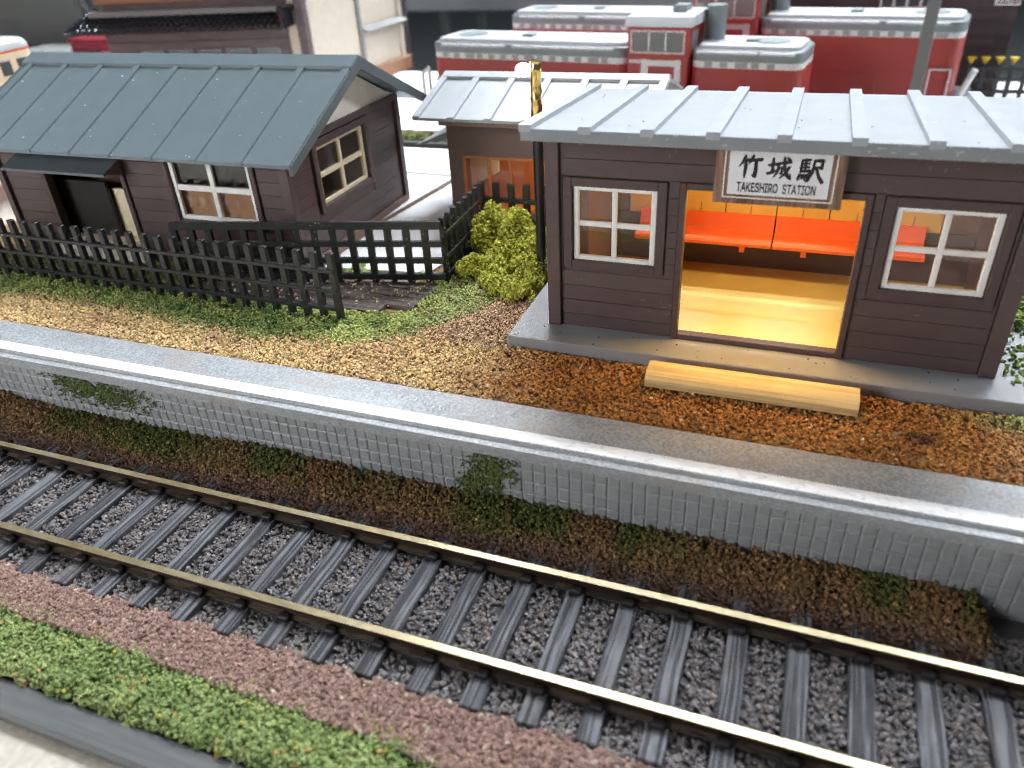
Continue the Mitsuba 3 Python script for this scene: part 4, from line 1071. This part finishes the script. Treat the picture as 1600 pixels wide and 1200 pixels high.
# cream and red railcar at the left edge
rc_ = thing('railcar', 'cream and red railcar end with pale roof at the left edge', 'railcar')
RM = rotz(0.10)
RL = lambda m: xf(xf(m, None, (0, -34, 0)), RM, (-284.0, 176.0, -1.2))
b_ = put('body', RL(rounded(-140, 0, 0, 34, 36.0, 46.3, 6, 0)), 'cream_red', rc_)
put('lower_body', RL(rounded(-140, 0, 0, 34, 12, 36.0, 6, 0)), 'railcar_red', rc_)
put('trim_line', RL(rounded(-140.1, 0.1, -0.1, 34.1, 46.3, 47.0, 6, 0)), 'railcar_red', rc_)
put('roof', RL(rounded(-140, 0, 0, 34, 47.0, 50.5, 6, 2.4)), 'loco_roof', rc_)
for k in range(4):
    put('window', RL(box(-12 - 14 * k, -6.5 - 14 * k, -0.2, 0.6, 38.8, 43.6, 0.3)), 'dark_grey', rc_)
for w0 in (6.5, 15.0, 23.0):
    put('window', RL(box(-0.6, 0.25, w0, w0 + 5, 38.8, 44, 0.3)), 'dark_grey', rc_)
put('lamp', RL(box(-4.4, -3.2, -0.3, 0.5, 44.6, 45.6, 0.2)), 'dark_grey', rc_)

# tiled town house in the background
th = thing('town_house', 'two storey wooden town house with black tiled lower roof and cream plaster side wall', 'house')
TR = rotz(math.radians(11))
TF = lambda m: xf(xf(m, None, (250, -302, 0)), TR, (-250, 302, 0))
put('wall', TF(box(-360, -256.5, 302, 392, -3, 36)), 'purple_wood', th)
for z_ in (28.5, 33.0):
    put('rail', TF(box(-360, -257.0, 300.9, 302.05, z_, z_ + 1.0)), 'purple_wood', th)
put('plaster', TF(box(-256.5, -250.5, 301.5, 302.6, -3, 42)), 'plaster_cream', th)
put('plaster', box(-256.4, -246.2, 303, 400, -3, 75), 'plaster_cream', th)
put('corner_post', box(-250.5, -245.6, 299.4, 304, -3, 75, 0.3), 'purple_wood', th)
put('post', box(-246.4, -244.8, 350.4, 353.6, -3, 75, 0.3), 'mid_grey', th)
put('corner_board', box(-247.0, -244.9, 398, 402, -3, 75, 0.3), 'plaster_cream', th)
put('ledge', prism([(-246.2, 24.5), (-246.2, 27.2), (-241.5, 25.0), (-241.5, 24.4)], 353.6, 402, 'y'), 'mid_grey', th)
put('skirting', box(-246.3, -243.0, 303, 405, -3, 4.5, 0.3), 'copper_brown', th)
put('upper_wall', TF(box(-352, -256.5, 311, 392, 36, 75)), 'copper_brown', th)
put('sill', TF(box(-366, -255, 300.5, 311.2, 42.0, 44.6, 0.3)), 'mid_grey', th)
put('shadow_board', TF(box(-360, -256, 306.0, 311.1, 44.65, 48.0)), 'purple_wood', th)
put('board', TF(box(-362, -256, 303, 311.1, 48.1, 51.5, 0.2)), 'copper_brown', th)
lr_ = put('lower_roof', TF(prism([(290.0, 35.2), (290.0, 36.2), (310, 43.4), (310, 41.6), (302, 36.0)], -373, -252.5, 'x')), 'tile_black', th)
tl = []
for k in range(35):
    xk = -371.5 + 3.45 * k
    for r_ in range(5):
        y0 = 289.6 + r_ * 4.1
        tl.append(TF(tube((xk, y0 - 0.5, 36.0 + (y0 - 290) * 0.36 + 0.5), (xk, y0 + 0.35, 36.0 + (y0 - 290) * 0.36 + 0.6), 1.35, 10)))
        tl.append(TF(tube((xk, y0, 36.0 + (y0 - 290) * 0.36 + 0.35), (xk, y0 + 4.3, 36.0 + (y0 + 4.3 - 290) * 0.36 + 0.05), 1.05, 10, 0.9)))
put('roof_tiles', tl, 'tile_black', lr_, kind='stuff')
put('hip_tiles', [TF(tube((-373.5 + 1.5 * q_, 289.2, 36.4), (-366 + 1.5 * q_, 309, 44.4), 1.0, 10)) for q_ in range(2)], 'tile_black', lr_)
put('ridge_tiles', TF(box(-256, -252.6, 289.6, 311, 36.3, 45.4, 0.8)), 'tile_black', lr_)
wf = lambda m: TF(xf(m, np.array([[1, 0, 0], [0, -1, 0], [0, 0, 1.0]]), (0, 302, 0)))
for k in range(5):
    wn = put('window', frame_boxes(-276 - 16.5 * k, -262.5 - 16.5 * k, 10, 25.6, 0.7, -0.2, 0.9, wf, 0.1), 'mid_grey', th)
    put('pane', TF(box(-275.2 - 16.5 * k, -263.2 - 16.5 * k, 301.5, 301.95, 10.8, 24.9)), 'window_blue', wn)

# dark warehouse with a white grid window
wh = thing('warehouse', 'dark purple brown warehouse wall with a white grid window behind the engines', 'warehouse')
put('wall', box(-18.5, 66.5, 345, 440, -3, 60), 'warehouse_wood', wh)
put('annex', box(66.6, 74, 352, 440, -3, 60), 'warehouse_wood', wh)
for k in range(9):
    put('board', box(-18.6, 66.6, 344.6, 345.05, 2 + k * 5.6, 7.4 + k * 5.6, 0.1), 'warehouse_wood', wh)
gw = put('window', frame_boxes(19.4, 41.0, 30.6, 46, 0.9, 0.3, 1.0, lambda m: xf(m, np.array([[1, 0, 0], [0, -1, 0], [0, 0, 1.0]]), (0, 345, 0)), 0.1), 'loco_white', wh)
put('bar', [box(xk - 0.55, xk + 0.55, 344.1, 344.7, 31.4, 45.2) for xk in (25.0, 30.2, 35.6)] + [box(20.2, 40.2, 344.15, 344.65, zk - 0.5, zk + 0.5) for zk in (35.2, 40.0)], 'loco_white', gw)
put('pane', box(20.2, 40.2, 344.5, 344.62, 31.4, 45.2), 'dark_grey', gw)
ns = thing('notice_plate', 'small white notice plate with black characters on the dark warehouse wall', 'sign')
put('plate', box(63.4, 73, 343.4, 344.3, 35.9, 42.5, 0.1), 'loco_white', ns)
CHU = [[(12, 88, 8), (20, 76, 9)], [(6, 62, 8), (15, 52, 9)], [(6, 8, 8), (22, 36, 6)], [(58, 96, 8), (66, 84, 9)], [(34, 74, 7), (94, 76, 8)], [(40, 44, 7), (88, 46, 8)], [(28, 8, 7), (98, 10, 8)], [(64, 74, 8), (64, 10, 8)]]
II = [[(50, 98, 7), (50, 88, 7)], [(18, 86, 6), (82, 88, 7)], [(34, 82, 6), (38, 72, 6)], [(66, 84, 6), (60, 72, 6)], [(8, 68, 6), (92, 70, 7)], [(26, 60, 6), (26, 34, 6)], [(26, 60, 6), (74, 61, 6), (74, 34, 6)], [(26, 47, 5), (74, 47, 5)], [(26, 34, 5), (74, 34, 5)], [(14, 22, 6), (6, 6, 7)], [(32, 24, 6), (34, 6, 6), (68, 6, 6), (72, 14, 4)], [(48, 28, 6), (54, 18, 6)], [(80, 24, 6), (92, 10, 7)]]
for st_, x_ in ((CHU, 64.2), (II, 68.6)):
    put('character', brush(st_, x_, 36.5, 4.0, 4.6, 343.45, 0.25), 'ink', ns)

# black lattice fence with yellow tips
lf = picket_fence('black lattice fence with yellow pointed tips beside the dark warehouse', (58.0, 330.0), (100.0, 331.0), 9, 14.8, (13.6, 9.4, 4.6), w=0.8, rail_h=0.7, d=0.5, zb=-3.0)
for k in range(9):
    xk = 58.0 + 42.0 * k / 8
    cone = trimesh.creation.cone(1.9, 3.0, sections=10)
    v = np.asarray(cone.vertices) * [1, 1, -1] + [xk, 329.4 + k * 0.12, 18.2]
    put('tip', (v, np.asarray(cone.faces)[:, ::-1]), 'yellow_paint', lf)
# grey pole standing between the engines and the station
gp = thing('grey_pole', 'slim square grey pole standing in front of the rear red engine', 'pole')
put('shaft', box(30.6, 34.6, 262, 264.5, -3, 75, 0.3), 'pole_grey', gp)
put('foot', box(28.6, 36.6, 260, 266.5, -3, -1.4, 0.3), 'pole_grey', gp)

# hall furniture far behind
cs = thing('equipment_case', 'large grey equipment case behind the railcar at the top left', 'case')
put('body', box(-760, -577, 470, 640, -3, 90, 2), 'case_grey', cs)
put('strut', [tube((-576, 469, 60), (-560, 469, 0), 2.0, 8), tube((-574, 469, 30), (-500, 469, -3), 1.6, 8)], 'mid_grey', cs)
put('panel', box(-576, -520, 474, 480, -3, 90, 1), 'case_grey', cs)
put('corner', box(-520, -470, 480, 520, -3, 90, 2), 'case_beige', cs)
put('handle', box(-505, -478, 474, 480, 22, 30, 1), 'case_beige', cs)
rb = thing('red_box', 'small dark red box lying behind the slate roof', 'box')
put('body', box(-518, -488, 398, 412, 5, 13, 0.8), 'red_card', rb); put('lid', box(-519, -487, 397, 413, 12.9, 13.8, 0.3), 'red_card', rb)
bt = thing('grey_tray', 'flat pale grey tray behind the slate roof next to the tiled house', 'tray')
put('base', box(-585, -470, 396, 440, -6, 4.4, 0.6), 'case_grey', bt); put('rim', frame_boxes(-585, -470, 4.3, 5.6, 0.6, 0, 1.0, lambda m: xf(m, None, (0, 396, 0)), 0.1), 'mid_grey', bt)
# a lower white table on grey legs beyond
ft = thing('far_table', 'white topped table on grey legs beyond the layout', 'table')
put('top', box(-900, -60, 900, 1250, -30, -4, 2), 'white_board', ft)
for xk in (-454, -404, -140):
    put('leg', box(xk - 5, xk + 5, 903, 915, -700, -31, 1), 'mid_grey', ft)
put('post', box(-388, -360, 600, 630, -700, 90, 1), 'warehouse_wood', ft)
